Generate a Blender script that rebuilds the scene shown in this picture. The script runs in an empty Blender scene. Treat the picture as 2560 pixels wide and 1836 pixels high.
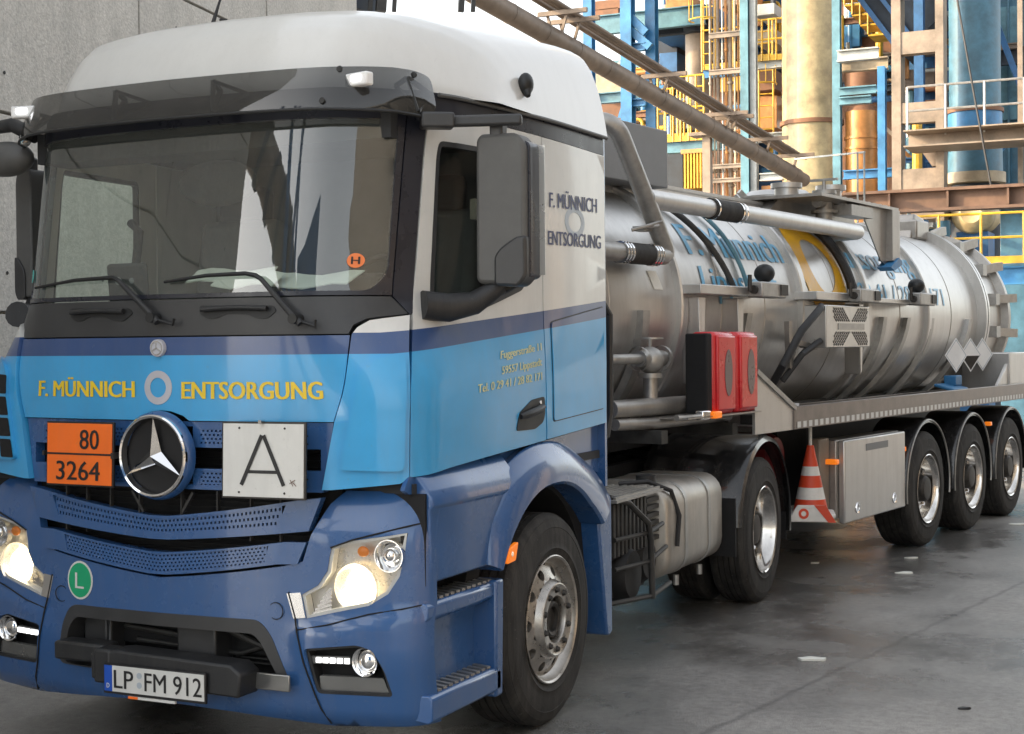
import bpy, bmesh, math, random
import numpy as np
from math import radians as R, sin, cos, pi
from mathutils import Vector, Matrix
from mathutils.geometry import delaunay_2d_cdt
random.seed(7)
SC = bpy.context.scene
COL = SC.collection

# ------------------------------------------------------------------ camera
CAM = np.array([4.0437, -4.94624, 1.80246]); YAW, PIT, ROL, FPX = .440748, -.0159386, -.0094878, 3705.85
_a = np.array([-sin(YAW)*cos(PIT), cos(YAW)*cos(PIT), sin(PIT)])
_r = np.array([cos(YAW), sin(YAW), 0]); _u = np.cross(_r, _a)
CR = _r*cos(ROL)+_u*sin(ROL); CU = _u*cos(ROL)-_r*sin(ROL)
cam = bpy.data.objects.new('camera', bpy.data.cameras.new('camera')); COL.objects.link(cam)
cam.matrix_world = Matrix(((CR[0], CU[0], -_a[0], CAM[0]), (CR[1], CU[1], -_a[1], CAM[1]), (CR[2], CU[2], -_a[2], CAM[2]), (0, 0, 0, 1)))
cam.data.sensor_width = 36; cam.data.lens = FPX/2560*36; cam.data.clip_end = 3000; cam.data.clip_start = .05
SC.camera = cam

# ------------------------------------------------------------------ light
SUN_EL = R(23); SUN_AZ = (-.89, -.456)          # direction towards the sun, seen from above
w = bpy.data.worlds.new('World'); SC.world = w; w.use_nodes = True
nt = w.node_tree; bg = nt.nodes['Background']
sky = nt.nodes.new('ShaderNodeTexSky'); sky.sky_type = 'NISHITA'; sky.sun_disc = False
sky.sun_elevation = SUN_EL; sky.sun_rotation = math.atan2(SUN_AZ[0], SUN_AZ[1])
sky.dust_density = 3.0; sky.ozone_density = .6; sky.air_density = 1.0
hsv = nt.nodes.new('ShaderNodeHueSaturation'); hsv.inputs['Saturation'].default_value = .30
nt.links.new(sky.outputs[0], hsv.inputs['Color']); tn = nt.nodes.new('ShaderNodeVectorMath'); tn.operation = 'MULTIPLY'; tn.inputs[1].default_value = (1.015, 1.0, .96)
nt.links.new(hsv.outputs[0], tn.inputs[0]); nt.links.new(tn.outputs[0], bg.inputs[0])
bg.inputs[1].default_value = .15
sl = bpy.data.lights.new('sun', 'SUN'); sl.energy = 2.0; sl.angle = R(.5); sl.color = (1, .72, .40)
so = bpy.data.objects.new('sun', sl); COL.objects.link(so)
sd = Vector((SUN_AZ[0]*cos(SUN_EL), SUN_AZ[1]*cos(SUN_EL), sin(SUN_EL)))
so.rotation_euler = sd.to_track_quat('Z', 'Y').to_euler(); so.location = (0, 0, 30)
SC.view_settings.view_transform = 'Standard'; SC.view_settings.look = 'None'
SC.view_settings.exposure = 2.05; SC.view_settings.gamma = 1
SC.cycles.max_bounces = 8; SC.cycles.transparent_max_bounces = 12

# ------------------------------------------------------------------ materials
MATS = {}
def mat(name, col, rough=.5, metal=0., coat=0., var=.12, vs=6., bump=0., bs=40., emit=None, es=0., spec=.5, rvar=.15, stretch=None):
    m = bpy.data.materials.new(name); m.use_nodes = True; n = m.node_tree; p = n.nodes['Principled BSDF']
    p.inputs['Base Color'].default_value = (*col, 1); p.inputs['Roughness'].default_value = rough
    p.inputs['Metallic'].default_value = metal; p.inputs['Coat Weight'].default_value = coat
    p.inputs['Coat Roughness'].default_value = .06; p.inputs['Specular IOR Level'].default_value = spec
    tc = n.nodes.new('ShaderNodeTexCoord'); src = tc.outputs['Object']
    if stretch:
        mp = n.nodes.new('ShaderNodeMapping'); mp.inputs['Scale'].default_value = stretch
        n.links.new(src, mp.inputs[0]); src = mp.outputs[0]
    nz = n.nodes.new('ShaderNodeTexNoise'); nz.inputs['Scale'].default_value = vs; nz.inputs['Detail'].default_value = 8
    nz.inputs['Roughness'].default_value = .65
    n.links.new(src, nz.inputs['Vector'])
    if var:
        mr = n.nodes.new('ShaderNodeMapRange'); mr.inputs[1].default_value = .3; mr.inputs[2].default_value = .7
        mr.inputs[3].default_value = 1-var*1.4; mr.inputs[4].default_value = 1+var*.6
        n.links.new(nz.outputs[0], mr.inputs[0])
        mx = n.nodes.new('ShaderNodeVectorMath'); mx.operation = 'SCALE'; mx.inputs[0].default_value = col
        n.links.new(mr.outputs[0], mx.inputs['Scale']); n.links.new(mx.outputs[0], p.inputs['Base Color'])
    if rvar:
        m2 = n.nodes.new('ShaderNodeMapRange'); m2.inputs[1].default_value = .3; m2.inputs[2].default_value = .7
        m2.inputs[3].default_value = max(.02, rough-rvar*.5); m2.inputs[4].default_value = min(1, rough+rvar*.5)
        n.links.new(nz.outputs[0], m2.inputs[0]); n.links.new(m2.outputs[0], p.inputs['Roughness'])
    if bump:
        nb = n.nodes.new('ShaderNodeTexNoise'); nb.inputs['Scale'].default_value = bs; nb.inputs['Detail'].default_value = 6
        n.links.new(src, nb.inputs['Vector'])
        bp = n.nodes.new('ShaderNodeBump'); bp.inputs['Strength'].default_value = bump; bp.inputs['Distance'].default_value = .02
        n.links.new(nb.outputs[0], bp.inputs['Height']); n.links.new(bp.outputs[0], p.inputs['Normal'])
    if emit:
        p.inputs['Emission Color'].default_value = (*emit, 1); p.inputs['Emission Strength'].default_value = es
    MATS[name] = m
    return m
M = MATS
mat('white_paint', (.64, .637, .61), .3, coat=.5, var=.012, vs=1.2, rvar=0)
mat('light_blue_paint', (.045, .355, .69), .28, coat=.6, var=.06, rvar=.1)
mat('dark_blue_paint', (.028, .098, .265), .28, coat=.7, var=.035, vs=2, rvar=.05)
mat('navy_paint', (.03, .07, .20), .28, coat=.5, var=.06, rvar=.1)
mat('black_plastic', (.018, .019, .021), .5, var=.2, bump=.05, bs=300)
mat('grey_plastic', (.10, .10, .097), .55, var=.15, bump=.05, bs=200)
mat('cowl_plastic', (.040, .041, .043), .42, var=.18)
mat('pillar_black', (.018, .020, .030), .3, var=.15)
mat('void_black', (.008, .008, .009), .8, var=.1)
mat('interior_grey', (.12, .125, .125), .8, var=.15)
mat('interior_dark', (.035, .037, .04), .8, var=.15)
mat('beige_fabric', (.32, .29, .24), .9, var=.1)
mat('rubber', (.026, .0245, .023), .8, var=.5, vs=7, bump=.08, bs=90)
mat('steel_rim', (.50, .47, .43), .32, .85, var=.28, vs=14, rvar=.25)
mat('chrome_rim', (.72, .69, .65), .16, 1, var=.2, vs=9, rvar=.2)
mat('hub_iron', (.07, .065, .06), .55, .6, var=.35, vs=20)
mat('gloss_black', (.012, .012, .013), .22, coat=.4, var=.2, rvar=.12)
mat('chrome', (.85, .85, .85), .08, 1, var=0, rvar=.06)
mat('stainless', (.58, .57, .55), .37, .75, var=.10, vs=1.4, rvar=.08, stretch=(1, .6, 1))
mat('stainless_dull', (.42, .40, .375), .42, .8, var=.22, vs=5, rvar=.2)
mat('galvanised', (.42, .41, .39), .45, .7, var=.2, vs=12)
mat('grey_box', (.20, .205, .21), .5, var=.1)
mat('frame_dark', (.012, .012, .013), .6, .2, var=.4, vs=8)
mat('frame_grey', (.055, .054, .052), .55, .3, var=.4, vs=9)
mat('aluminium_tank', (.46, .43, .385), .42, .65, var=.2, vs=4)
mat('tray_brown', (.22, .19, .17), .38, .6, var=.3, vs=7)
mat('red_plastic', (.62, .016, .024), .3, coat=.3, var=.06)
mat('grey_window', (.16, .12, .12), .3, var=.1)
mat('dark_red', (.16, .012, .014), .5, var=.3)
mat('cone_orange', (.66, .065, .022), .5, var=.08)
mat('cone_white', (.72, .70, .66), .5, var=.15)
mat('plate_orange', (.95, .17, .012), .45, var=.06)
mat('plate_white', (.68, .68, .65), .4, var=.06)
mat('lettering_black', (.012, .012, .013), .5, var=0)
mat('lettering_yellow', (.82, .58, .03), .4, var=.05)
mat('lettering_navy', (.018, .03, .12), .4, var=.05)
mat('lettering_pale', (.66, .68, .36), .4, var=.1)
mat('lettering_blue', (.14, .42, .65), .35, var=.15)
mat('logo_orange', (.72, .38, .015), .35, var=.15)
mat('logo_grey', (.42, .47, .52), .4, var=.05)
mat('logo_silver', (.48, .48, .52), .4, var=.05)
mat('plate_blue', (.01, .08, .45), .4, var=0)
mat('sticker_green', (.01, .36, .16), .4, var=.05)
mat('sticker_orange', (.85, .22, .06), .4, var=.05)
mat('sticker_teal', (.05, .45, .42), .4, var=.05)
mat('paper', (.78, .78, .72), .8, var=.05)
mat('amber_lens', (.85, .18, .01), .2, var=.05, emit=(1, .25, .02), es=.12)
mat('amber_plain', (.75, .22, .02), .3, var=.05)
mat('red_lens', (.35, .02, .015), .3, var=.05)
mat('reflector', (.66, .65, .62), .28, .7, var=0)
mat('headlamp_glow', (1, .9, .7), .3, var=0, rvar=0, emit=(1, .84, .55), es=2.6)
mat('halo_bowl', (.9, .85, .75), .25, .8, var=0, emit=(1, .78, .5), es=.10)
mat('led_white', (.9, .9, .9), .3, var=0, emit=(1, 1, 1), es=.9)
mat('fog_mirror', (.30, .30, .29), .15, .7, var=.1)
mat('visor_mount', (.012, .013, .014), .5, var=.1)
mat('snow_white', (.85, .85, .84), .6, var=.05)
# plant
mat('steel_blue', (.040, .19, .40), .45, var=.34, vs=2.6)
mat('steel_teal', (.10, .23, .29), .5, var=.34, vs=2.6)
mat('deep_blue', (.03, .12, .28), .5, var=.34, vs=2.6)
mat('cladding_teal', (.055, .15, .22), .5, var=.34, vs=2.6)
mat('stack_cream', (.46, .36, .20), .5, var=.34, vs=2.6)
mat('copper_drum', (.50, .23, .075), .4, .25, var=.34, vs=2.6)
mat('tan_steel', (.27, .215, .165), .55, var=.34, vs=2.6)
mat('pipe_brown', (.20, .155, .12), .55, .15, var=.34, vs=2.6)
mat('rust_beam', (.16, .095, .065), .7, var=.34, vs=2.6)
mat('yellow_steel', (.60, .36, .03), .5, var=.34, vs=2.6)
mat('plant_dark', (.035, .045, .06), .8, var=.34, vs=2.6)
mat('plant_rust', (.20, .095, .05), .7, var=.34, vs=2.6)
mat('pale_cladding', (.42, .34, .235), .6, var=.34, vs=2.6)
mat('pale_steel', (.40, .42, .41), .5, var=.34, vs=2.6)
mat('cable_black', (.02, .02, .022), .6, var=.1)

def livery():
    m = M['white_paint'].copy(); m.name = 'cab_livery'; n = m.node_tree; p = n.nodes['Principled BSDF']
    tc = n.nodes.new('ShaderNodeTexCoord'); sx = n.nodes.new('ShaderNodeSeparateXYZ'); n.links.new(tc.outputs['Object'], sx.inputs[0])
    def mth(op, a, b):
        k = n.nodes.new('ShaderNodeMath'); k.operation = op
        for i, v in enumerate((a, b)):
            if isinstance(v, (int, float)): k.inputs[i].default_value = v
            else: n.links.new(v, k.inputs[i])
        return k.outputs[0]
    yy = mth('MAXIMUM', mth('SUBTRACT', sx.outputs['Y'], .26), 0)
    t = mth('SUBTRACT', sx.outputs['Z'], mth('MULTIPLY', yy, .0848))
    cr = n.nodes.new('ShaderNodeValToRGB'); cr.color_ramp.interpolation = 'CONSTANT'
    e = cr.color_ramp.elements; e[0].position = 0; e[0].color = (.045, .355, .69, 1)
    e[1].position = (1.758-1)/2; e[1].color = (.032, .075, .21, 1)
    k = e.new((1.845-1)/2); k.color = (.66, .658, .63, 1)
    n.links.new(mth('MULTIPLY', mth('SUBTRACT', t, 1.0), .5), cr.inputs[0])
    nz = n.nodes.new('ShaderNodeTexNoise'); nz.inputs['Scale'].default_value = 5; nz.inputs['Detail'].default_value = 8
    n.links.new(tc.outputs['Object'], nz.inputs['Vector'])
    mr = n.nodes.new('ShaderNodeMapRange'); mr.inputs[1].default_value = .3; mr.inputs[2].default_value = .7
    mr.inputs[3].default_value = .92; mr.inputs[4].default_value = 1.04; n.links.new(nz.outputs[0], mr.inputs[0])
    vm = n.nodes.new('ShaderNodeVectorMath'); vm.operation = 'SCALE'
    n.links.new(cr.outputs[0], vm.inputs[0]); n.links.new(mr.outputs[0], vm.inputs['Scale'])
    n.links.new(vm.outputs[0], p.inputs['Base Color'])
    M['cab_livery'] = m
livery()
def road_film(m, amount):
    n = m.node_tree; p = n.nodes['Principled BSDF']; old = p.inputs['Base Color'].links[0].from_socket
    tc = n.nodes.new('ShaderNodeTexCoord'); mp = n.nodes.new('ShaderNodeMapping'); mp.inputs['Scale'].default_value = (9, 9, 1.1); n.links.new(tc.outputs['Object'], mp.inputs[0])
    a = n.nodes.new('ShaderNodeTexNoise'); a.inputs['Scale'].default_value = 1.6; a.inputs['Detail'].default_value = 10; a.inputs['Roughness'].default_value = .72; n.links.new(mp.outputs[0], a.inputs[0])
    b = n.nodes.new('ShaderNodeTexNoise'); b.inputs['Scale'].default_value = 55; b.inputs['Detail'].default_value = 4; n.links.new(tc.outputs['Object'], b.inputs[0])
    r1 = n.nodes.new('ShaderNodeMapRange'); r1.inputs[1].default_value = .45; r1.inputs[2].default_value = .75; r1.inputs[3].default_value = 0; r1.inputs[4].default_value = amount; n.links.new(a.outputs[0], r1.inputs[0])
    r2 = n.nodes.new('ShaderNodeMapRange'); r2.inputs[1].default_value = .66; r2.inputs[2].default_value = .72; r2.inputs[3].default_value = 0; r2.inputs[4].default_value = amount*1.3; n.links.new(b.outputs[0], r2.inputs[0])
    mx = n.nodes.new('ShaderNodeMath'); mx.operation = 'MAXIMUM'; n.links.new(r1.outputs[0], mx.inputs[0]); n.links.new(r2.outputs[0], mx.inputs[1])
    mi = n.nodes.new('ShaderNodeMix'); mi.data_type = 'RGBA'; n.links.new(mx.outputs[0], mi.inputs['Factor']); n.links.new(old, mi.inputs['A']); mi.inputs['B'].default_value = (.20, .185, .165, 1)
    n.links.new(mi.outputs['Result'], p.inputs['Base Color'])
for k_, a_ in (('cab_livery', .10), ('dark_blue_paint', .13), ('white_paint', .07), ('stainless', .22), ('stainless_dull', .3), ('rubber', .25), ('gloss_black', .15), ('black_plastic', .1), ('aluminium_tank', .3), ('steel_rim', .25), ('plate_white', .12), ('plate_orange', .08)): road_film(M[k_], a_)
def tape():
    m = mat('tape', (.7, .7, .68), .4, var=0); n = m.node_tree; p = n.nodes['Principled BSDF']
    tc = n.nodes.new('ShaderNodeTexCoord'); sx = n.nodes.new('ShaderNodeSeparateXYZ'); n.links.new(tc.outputs['Object'], sx.inputs[0])
    a = n.nodes.new('ShaderNodeMath'); a.operation = 'MULTIPLY'; a.inputs[1].default_value = 1/.105; n.links.new(sx.outputs['Y'], a.inputs[0])
    b = n.nodes.new('ShaderNodeMath'); b.operation = 'FRACT'; n.links.new(a.outputs[0], b.inputs[0])
    c = n.nodes.new('ShaderNodeMath'); c.operation = 'LESS_THAN'; c.inputs[1].default_value = .58; n.links.new(b.outputs[0], c.inputs[0])
    mx = n.nodes.new('ShaderNodeMix'); mx.data_type = 'RGBA'; mx.inputs['A'].default_value = (.20, .17, .15, 1); mx.inputs['B'].default_value = (.62, .62, .60, 1)
    n.links.new(c.outputs[0], mx.inputs['Factor']); n.links.new(mx.outputs['Result'], p.inputs['Base Color'])
tape()
def glass(name, tint, ior=1.5, rough=.0, boost=1., body=0, bcol=(.1, .1, .1)):
    m = bpy.data.materials.new(name); m.use_nodes = True; n = m.node_tree; n.nodes.remove(n.nodes['Principled BSDF'])
    out = n.nodes['Material Output']; tr = n.nodes.new('ShaderNodeBsdfTransparent'); gl = n.nodes.new('ShaderNodeBsdfGlossy')
    tr.inputs[0].default_value = (*tint, 1); gl.inputs['Roughness'].default_value = rough
    fr = n.nodes.new('ShaderNodeFresnel'); fr.inputs[0].default_value = ior
    mx = n.nodes.new('ShaderNodeMixShader'); mm = n.nodes.new('ShaderNodeMath'); mm.operation = 'MULTIPLY'; mm.inputs[1].default_value = boost
    ge = n.nodes.new('ShaderNodeNewGeometry'); fo = n.nodes.new('ShaderNodeMath'); fo.operation = 'SUBTRACT'; fo.inputs[0].default_value = 1
    n.links.new(ge.outputs['Backfacing'], fo.inputs[1]); n.links.new(fo.outputs[0], mm.inputs[1])     # one reflection, off the outer face of the pane
    n.links.new(fr.outputs[0], mm.inputs[0]); n.links.new(mm.outputs[0], mx.inputs[0])
    if body:
        df = n.nodes.new('ShaderNodeBsdfDiffuse'); df.inputs[0].default_value = (*bcol, 1); m3 = n.nodes.new('ShaderNodeMixShader'); m3.inputs[0].default_value = body
        n.links.new(tr.outputs[0], m3.inputs[1]); n.links.new(df.outputs[0], m3.inputs[2]); tr = m3
    n.links.new(tr.outputs[0], mx.inputs[1]); n.links.new(gl.outputs[0], mx.inputs[2]); n.links.new(mx.outputs[0], out.inputs[0])
    M[name] = m
glass('windscreen_glass', (.93, .97, .94), 2.1, body=.035, bcol=(.55, .56, .55))  # pale diffuse share brightens the dark glass like reflected sky
glass('side_glass', (.75, .78, .77), 1.3)
glass('visor_acrylic', (.58, .58, .57), 1.7, .03, body=.34, bcol=(.06, .06, .058))
glass('lens_glass', (.95, .95, .95), 1.5)

# ------------------------------------------------------------------ mesh helpers
class MB:
    def __init__(s): s.v = []; s.f = []
    def add(s, v, f):
        k = len(s.v); s.v += [tuple(p) for p in v]; s.f += [tuple(i+k for i in q) for q in f]; return s
    def box(s, c, d, rot=None):
        x, y, z = (q/2 for q in d)
        V = [Vector((i*x, j*y, k*z)) for i in (-1, 1) for j in (-1, 1) for k in (-1, 1)]
        if rot is not None: V = [rot @ p for p in V]
        V = [p+Vector(c) for p in V]
        return s.add(V, [(0, 1, 3, 2), (4, 6, 7, 5), (0, 4, 5, 1), (2, 3, 7, 6), (0, 2, 6, 4), (1, 5, 7, 3)])
    def bx(s, x0, x1, y0, y1, z0, z1):
        return s.box(((x0+x1)/2, (y0+y1)/2, (z0+z1)/2), (abs(x1-x0), abs(y1-y0), abs(z1-z0)))
    def bar(s, p, q, wd, h, up=(0, 0, 1)):
        p, q = Vector(p), Vector(q); d = (q-p); L = d.length; d.normalize()
        a = d.cross(Vector(up))
        if a.length < 1e-4: a = d.cross(Vector((0, 1, 0)))
        a.normalize(); b = a.cross(d)
        V = [p+a*i*wd/2+b*j*h/2+d*k*L for k in (0, 1) for i, j in ((-1, -1), (1, -1), (1, 1), (-1, 1))]
        return s.add(V, [(3, 2, 1, 0), (4, 5, 6, 7), (0, 1, 5, 4), (1, 2, 6, 5), (2, 3, 7, 6), (3, 0, 4, 7)])
    def tube(s, pts, r, seg=12, cap=True):
        P = [Vector(p) for p in pts]; n = len(P); rs = r if isinstance(r, (list, tuple)) else [r]*n
        T = [(P[min(i+1, n-1)]-P[max(i-1, 0)]).normalized() for i in range(n)]
        a = T[0].orthogonal().normalized(); V = []; F = []
        for i in range(n):
            a = (a-T[i]*a.dot(T[i])).normalized(); b = T[i].cross(a)
            V += [P[i]+(a*cos(2*pi*k/seg)+b*sin(2*pi*k/seg))*rs[i] for k in range(seg)]
        for i in range(n-1):
            for k in range(seg):
                l = (k+1) % seg; F.append((i*seg+k, i*seg+l, (i+1)*seg+l, (i+1)*seg+k))
        if cap: F += [tuple(range(seg-1, -1, -1)), tuple((n-1)*seg+k for k in range(seg))]
        return s.add(V, F)
    def lathe(s, prof, c=(0, 0, 0), ax='x', sg=1, seg=48, close=False):
        V = []; F = []; n = len(prof); c = Vector(c)
        for a, r in prof:
            for k in range(seg):
                t = 2*pi*k/seg
                q = {'x': (a*sg, r*cos(t), r*sin(t)), 'y': (r*cos(t), a*sg, r*sin(t)), 'z': (r*cos(t), r*sin(t), a*sg)}[ax]
                V.append(c+Vector(q))
        for i in range(n if close else n-1):
            j = (i+1) % n
            for k in range(seg):
                l = (k+1) % seg; F.append((i*seg+k, i*seg+l, j*seg+l, j*seg+k))
        return s.add(V, F)
    def prism(s, poly, fn, d):
        """2D polygon, fn(a,b)->Vector, extruded along vector d"""
        n = len(poly); V = [Vector(fn(*p)) for p in poly]; V += [p+Vector(d) for p in V]
        return s.add(V, [tuple(range(n)), tuple(range(2*n-1, n-1, -1))]+[(i, i+n, (i+1) % n+n, (i+1) % n) for i in range(n)])
    def sphere(s, c, r, seg=20, rings=12, sc=(1, 1, 1)):
        V = []; F = []
        for i in range(rings+1):
            t = pi*i/rings
            for k in range(seg): V.append((c[0]+r*sc[0]*sin(t)*cos(2*pi*k/seg), c[1]+r*sc[1]*sin(t)*sin(2*pi*k/seg), c[2]+r*sc[2]*cos(t)))
        for i in range(rings):
            for k in range(seg):
                l = (k+1) % seg; F.append((i*seg+k, (i+1)*seg+k, (i+1)*seg+l, i*seg+l))
        return s.add(V, F)
    def build(s, name, m, parent=None, bevel=0, ang=35, fix=True):
        me = bpy.data.meshes.new(name); me.from_pydata(s.v, [], s.f)
        bm = bmesh.new(); bm.from_mesh(me)
        bmesh.ops.remove_doubles(bm, verts=bm.verts, dist=1e-5)
        if fix: bmesh.ops.recalc_face_normals(bm, faces=bm.faces)
        bm.to_mesh(me); bm.free()
        for p in me.polygons: p.use_smooth = True
        me.set_sharp_from_angle(angle=R(ang))
        me.materials.append(M[m] if isinstance(m, str) else m)
        o = bpy.data.objects.new(name, me); COL.objects.link(o)
        if parent: o.parent = parent
        if bevel:
            b = o.modifiers.new('bevel', 'BEVEL'); b.width = bevel; b.segments = 2; b.limit_method = 'ANGLE'; b.angle_limit = R(40)
        return o
def tag(o, label=None, cat=None, group=None, kind=None):
    for k, v in (('label', label), ('category', cat), ('group', group), ('kind', kind)):
        if v: o[k] = v
    return o
def empty(name, loc=(0, 0, 0), rz=0):
    o = bpy.data.objects.new(name, None); COL.objects.link(o); o.location = loc; o.rotation_euler = (0, 0, rz); o.empty_display_size = .2
    return o
def kids(o): return [c for c in COL.objects if c.parent == o]
def copy_tree(o, parent=None):
    c = o.copy(); COL.objects.link(c)
    if parent: c.parent = parent
    for ch in kids(o): copy_tree(ch, c)
    return c
def inside(p, poly):
    x, y = p; r = False; n = len(poly); j = n-1
    for i in range(n):
        xi, yi = poly[i]; xj, yj = poly[j]
        if (yi > y) != (yj > y) and x < (xj-xi)*(y-yi)/(yj-yi)+xi: r = not r
        j = i
    return r
def resamp(poly, d):
    o = []
    for i in range(len(poly)):
        a, b = Vector(poly[i]), Vector(poly[(i+1) % len(poly)]); k = max(1, int((b-a).length/d+.5))
        o += [tuple(a.lerp(b, t/k)) for t in range(k)]
    return o
def rounded(poly, r, n=4):
    o = []; N = len(poly)
    for i in range(N):
        p, q, s = Vector(poly[i-1]), Vector(poly[i]), Vector(poly[(i+1) % N])
        a, b = (p-q), (s-q); ra = min(r, a.length*.45, b.length*.45)
        A, B = q+a.normalized()*ra, q+b.normalized()*ra
        for k in range(n+1):
            t = k/n; o.append(tuple(A*(1-t)**2+q*2*t*(1-t)+B*t*t))
    return o
def seg_dist(p, loops):
    m = 9e9
    for L in loops:
        for q in L:
            d = (q[0]-p[0])**2+(q[1]-p[1])**2
            if d < m: m = d
    return m**.5
def sheet(name, outer, fn, m, parent, holes=(), off=0, thick=.015, grid=.08, res=.05, ang=40):
    """closed curved panel: outline (and holes) in surface coordinates, mapped by fn"""
    loops = [resamp(outer, res)]+[resamp(h, res) for h in holes]
    V = []; E = []
    for L in loops:
        k = len(V); V += [Vector(p) for p in L]; E += [(k+i, k+(i+1) % len(L)) for i in range(len(L))]
    us = [p[0] for p in outer]; zs = [p[1] for p in outer]
    for i in range(int((max(us)-min(us))/grid)+1):
        for j in range(int((max(zs)-min(zs))/grid)+1):
            p = (min(us)+(i+.5)*grid, min(zs)+(j+.5)*grid)
            if inside(p, outer) and not any(inside(p, h) for h in holes) and seg_dist(p, loops) > grid*.45: V.append(Vector(p))
    r = delaunay_2d_cdt(V, E, [], 0, 1e-6)
    pts = [(q[0], q[1]) for q in r[0]]; F = []
    for f in r[2]:
        c = (sum(pts[i][0] for i in f)/len(f), sum(pts[i][1] for i in f)/len(f))
        if inside(c, outer) and not any(inside(c, h) for h in holes): F.append(tuple(f))
    n = len(pts); A = []; Bk = []
    for u, z in pts:
        p = Vector(fn(u, z)); du = Vector(fn(u+.004, z))-Vector(fn(u-.004, z)); dz = Vector(fn(u, z+.004))-Vector(fn(u, z-.004))
        nn = du.cross(dz).normalized(); A.append(p+nn*off); Bk.append(p+nn*(off-thick))
    cnt = {}
    for f in F:
        for i in range(len(f)):
            e = (f[i], f[(i+1) % len(f)]); cnt[e] = 1
    side = [(a, b) for (a, b) in cnt if (b, a) not in cnt]
    FF = F+[tuple(i+n for i in reversed(f)) for f in F]+[(b, a, a+n, b+n) for a, b in side]
    mb = MB(); mb.add(A+Bk, FF)
    return mb.build(name, m, parent, ang=ang, fix=False)

_tc = {}
def text_geo(s, bold=0.):
    if (s, bold) in _tc: return _tc[s, bold]
    cu = bpy.data.curves.new('lettering', 'FONT'); cu.body = s; cu.size = 1; cu.offset = bold; cu.resolution_u = 3
    o = bpy.data.objects.new('lettering', cu); COL.objects.link(o); bpy.context.view_layer.update()
    me = bpy.data.meshes.new_from_object(o.evaluated_get(bpy.context.evaluated_depsgraph_get()))
    bpy.data.objects.remove(o); bpy.data.curves.remove(cu)
    bm = bmesh.new(); bm.from_mesh(me); bpy.data.meshes.remove(me)
    bmesh.ops.triangulate(bm, faces=bm.faces)
    bm.verts.ensure_lookup_table(); bm.verts.index_update()
    g = ([(v.co.x, v.co.y) for v in bm.verts], [tuple(v.index for v in f.verts) for f in bm.faces]); bm.free()
    _tc[s, bold] = g
    return g
def lettering(name, s, box, fn, m, parent, bold=.0, off=.003, cap=.70, fine=0, skew=0, label=None):
    """writing fitted into box=(u0,u1,z0,z1) (z0 baseline, z1 capital height) and laid on the surface fn"""
    v0, f0 = text_geo(s); v, f = [], []
    for k_ in range(5 if bold else 1):
        f += [tuple(i+len(v) for i in q) for q in f0]; v += [(p[0]+(0, bold*.5, -bold*.5, bold, -bold)[k_], p[1]) for p in v0]
    nv = len(v0)
    x0 = min(p[0] for p in v); x1 = max(p[0] for p in v); u0, u1, z0, z1 = box
    bm = bmesh.new()
    bv = [bm.verts.new((u0+(p[0]-x0)/(x1-x0)*(u1-u0), z0+p[1]/cap*(z1-z0)+skew*(p[0]-x0)/(x1-x0), .00025*(i_//nv))) for i_, p in enumerate(v)]
    for q in f:
        try: bm.faces.new([bv[i] for i in q])
        except ValueError: pass
    if fine:
        zz = z0-.3*(z1-z0)
        while zz < z1+.4*(z1-z0):
            bmesh.ops.bisect_plane(bm, geom=bm.verts[:]+bm.edges[:]+bm.faces[:], plane_co=(0, zz, 0), plane_no=(0, 1, 0)); zz += fine
    bm.verts.index_update()
    V = []
    for q in bm.verts:
        u, z = q.co.x, q.co.y; p = Vector(fn(u, z)); du = Vector(fn(u+.002, z))-Vector(fn(u-.002, z)); dz = Vector(fn(u, z+.002))-Vector(fn(u, z-.002))
        V.append(p+du.cross(dz).normalized()*(off+q.co.z))
    F = [tuple(x.index for x in g.verts) for g in bm.faces]; bm.free()
    mb = MB(); mb.add(V, F); o = mb.build(name, m, parent, fix=False)
    return o
def patch(name, poly, fn, m, parent, off=.003, thick=.002, holes=(), grid=.06):
    return sheet(name, poly, fn, m, parent, holes=holes, off=off, thick=thick, grid=grid, res=.03)
def circ(cx, cy, r, n=28, ry=None): return [(cx+r*cos(2*pi*k/n), cy+(ry or r)*sin(2*pi*k/n)) for k in range(n)]
def flat(o, e1, e2):
    o, e1, e2 = Vector(o), Vector(e1), Vector(e2); return lambda a, b: o+e1*a+e2*b

# ================================================================== THE TRACTOR TRUCK
truck = empty('tractor_truck', (.027, 0, 0))
tag(truck, 'blue and white tractor truck with grey sun visor, coupled in front of the tank trailer', 'truck')
UK = np.array([0, .4, .76, .95, 1.07, 1.16, 1.25, 1.48, 2.48, 3.26])
LOW = np.array([(0, 0), (.4, .018), (.75, .065), (.93, .10), (1.04, .135), (1.105, .19), (1.14, .27), (1.15, .5), (1.165, 1.5), (1.165, 2.28)])
UPP = np.array([(0, 0), (.4, .02), (.7, .065), (.82, .13), (.92, .22), (.99, .33), (1.03, .43), (1.07, .75), (1.15, 1.5), (1.165, 2.28)])
BUM = np.array([(0, 0), (.4, .018), (.75, .065), (.94, .105), (1.06, .135), (1.14, .18), (1.185, .25), (1.2, .45), (1.2, 1.5), (1.2, 2.28)])
FZ = np.array([(.15, .12), (.3, .07), (.5, .055), (.8, .06), (1.2, .07), (1.5, .075), (1.9, .08), (2.02, .09), (2.55, .165), (2.9, .22), (3, .235)])
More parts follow.
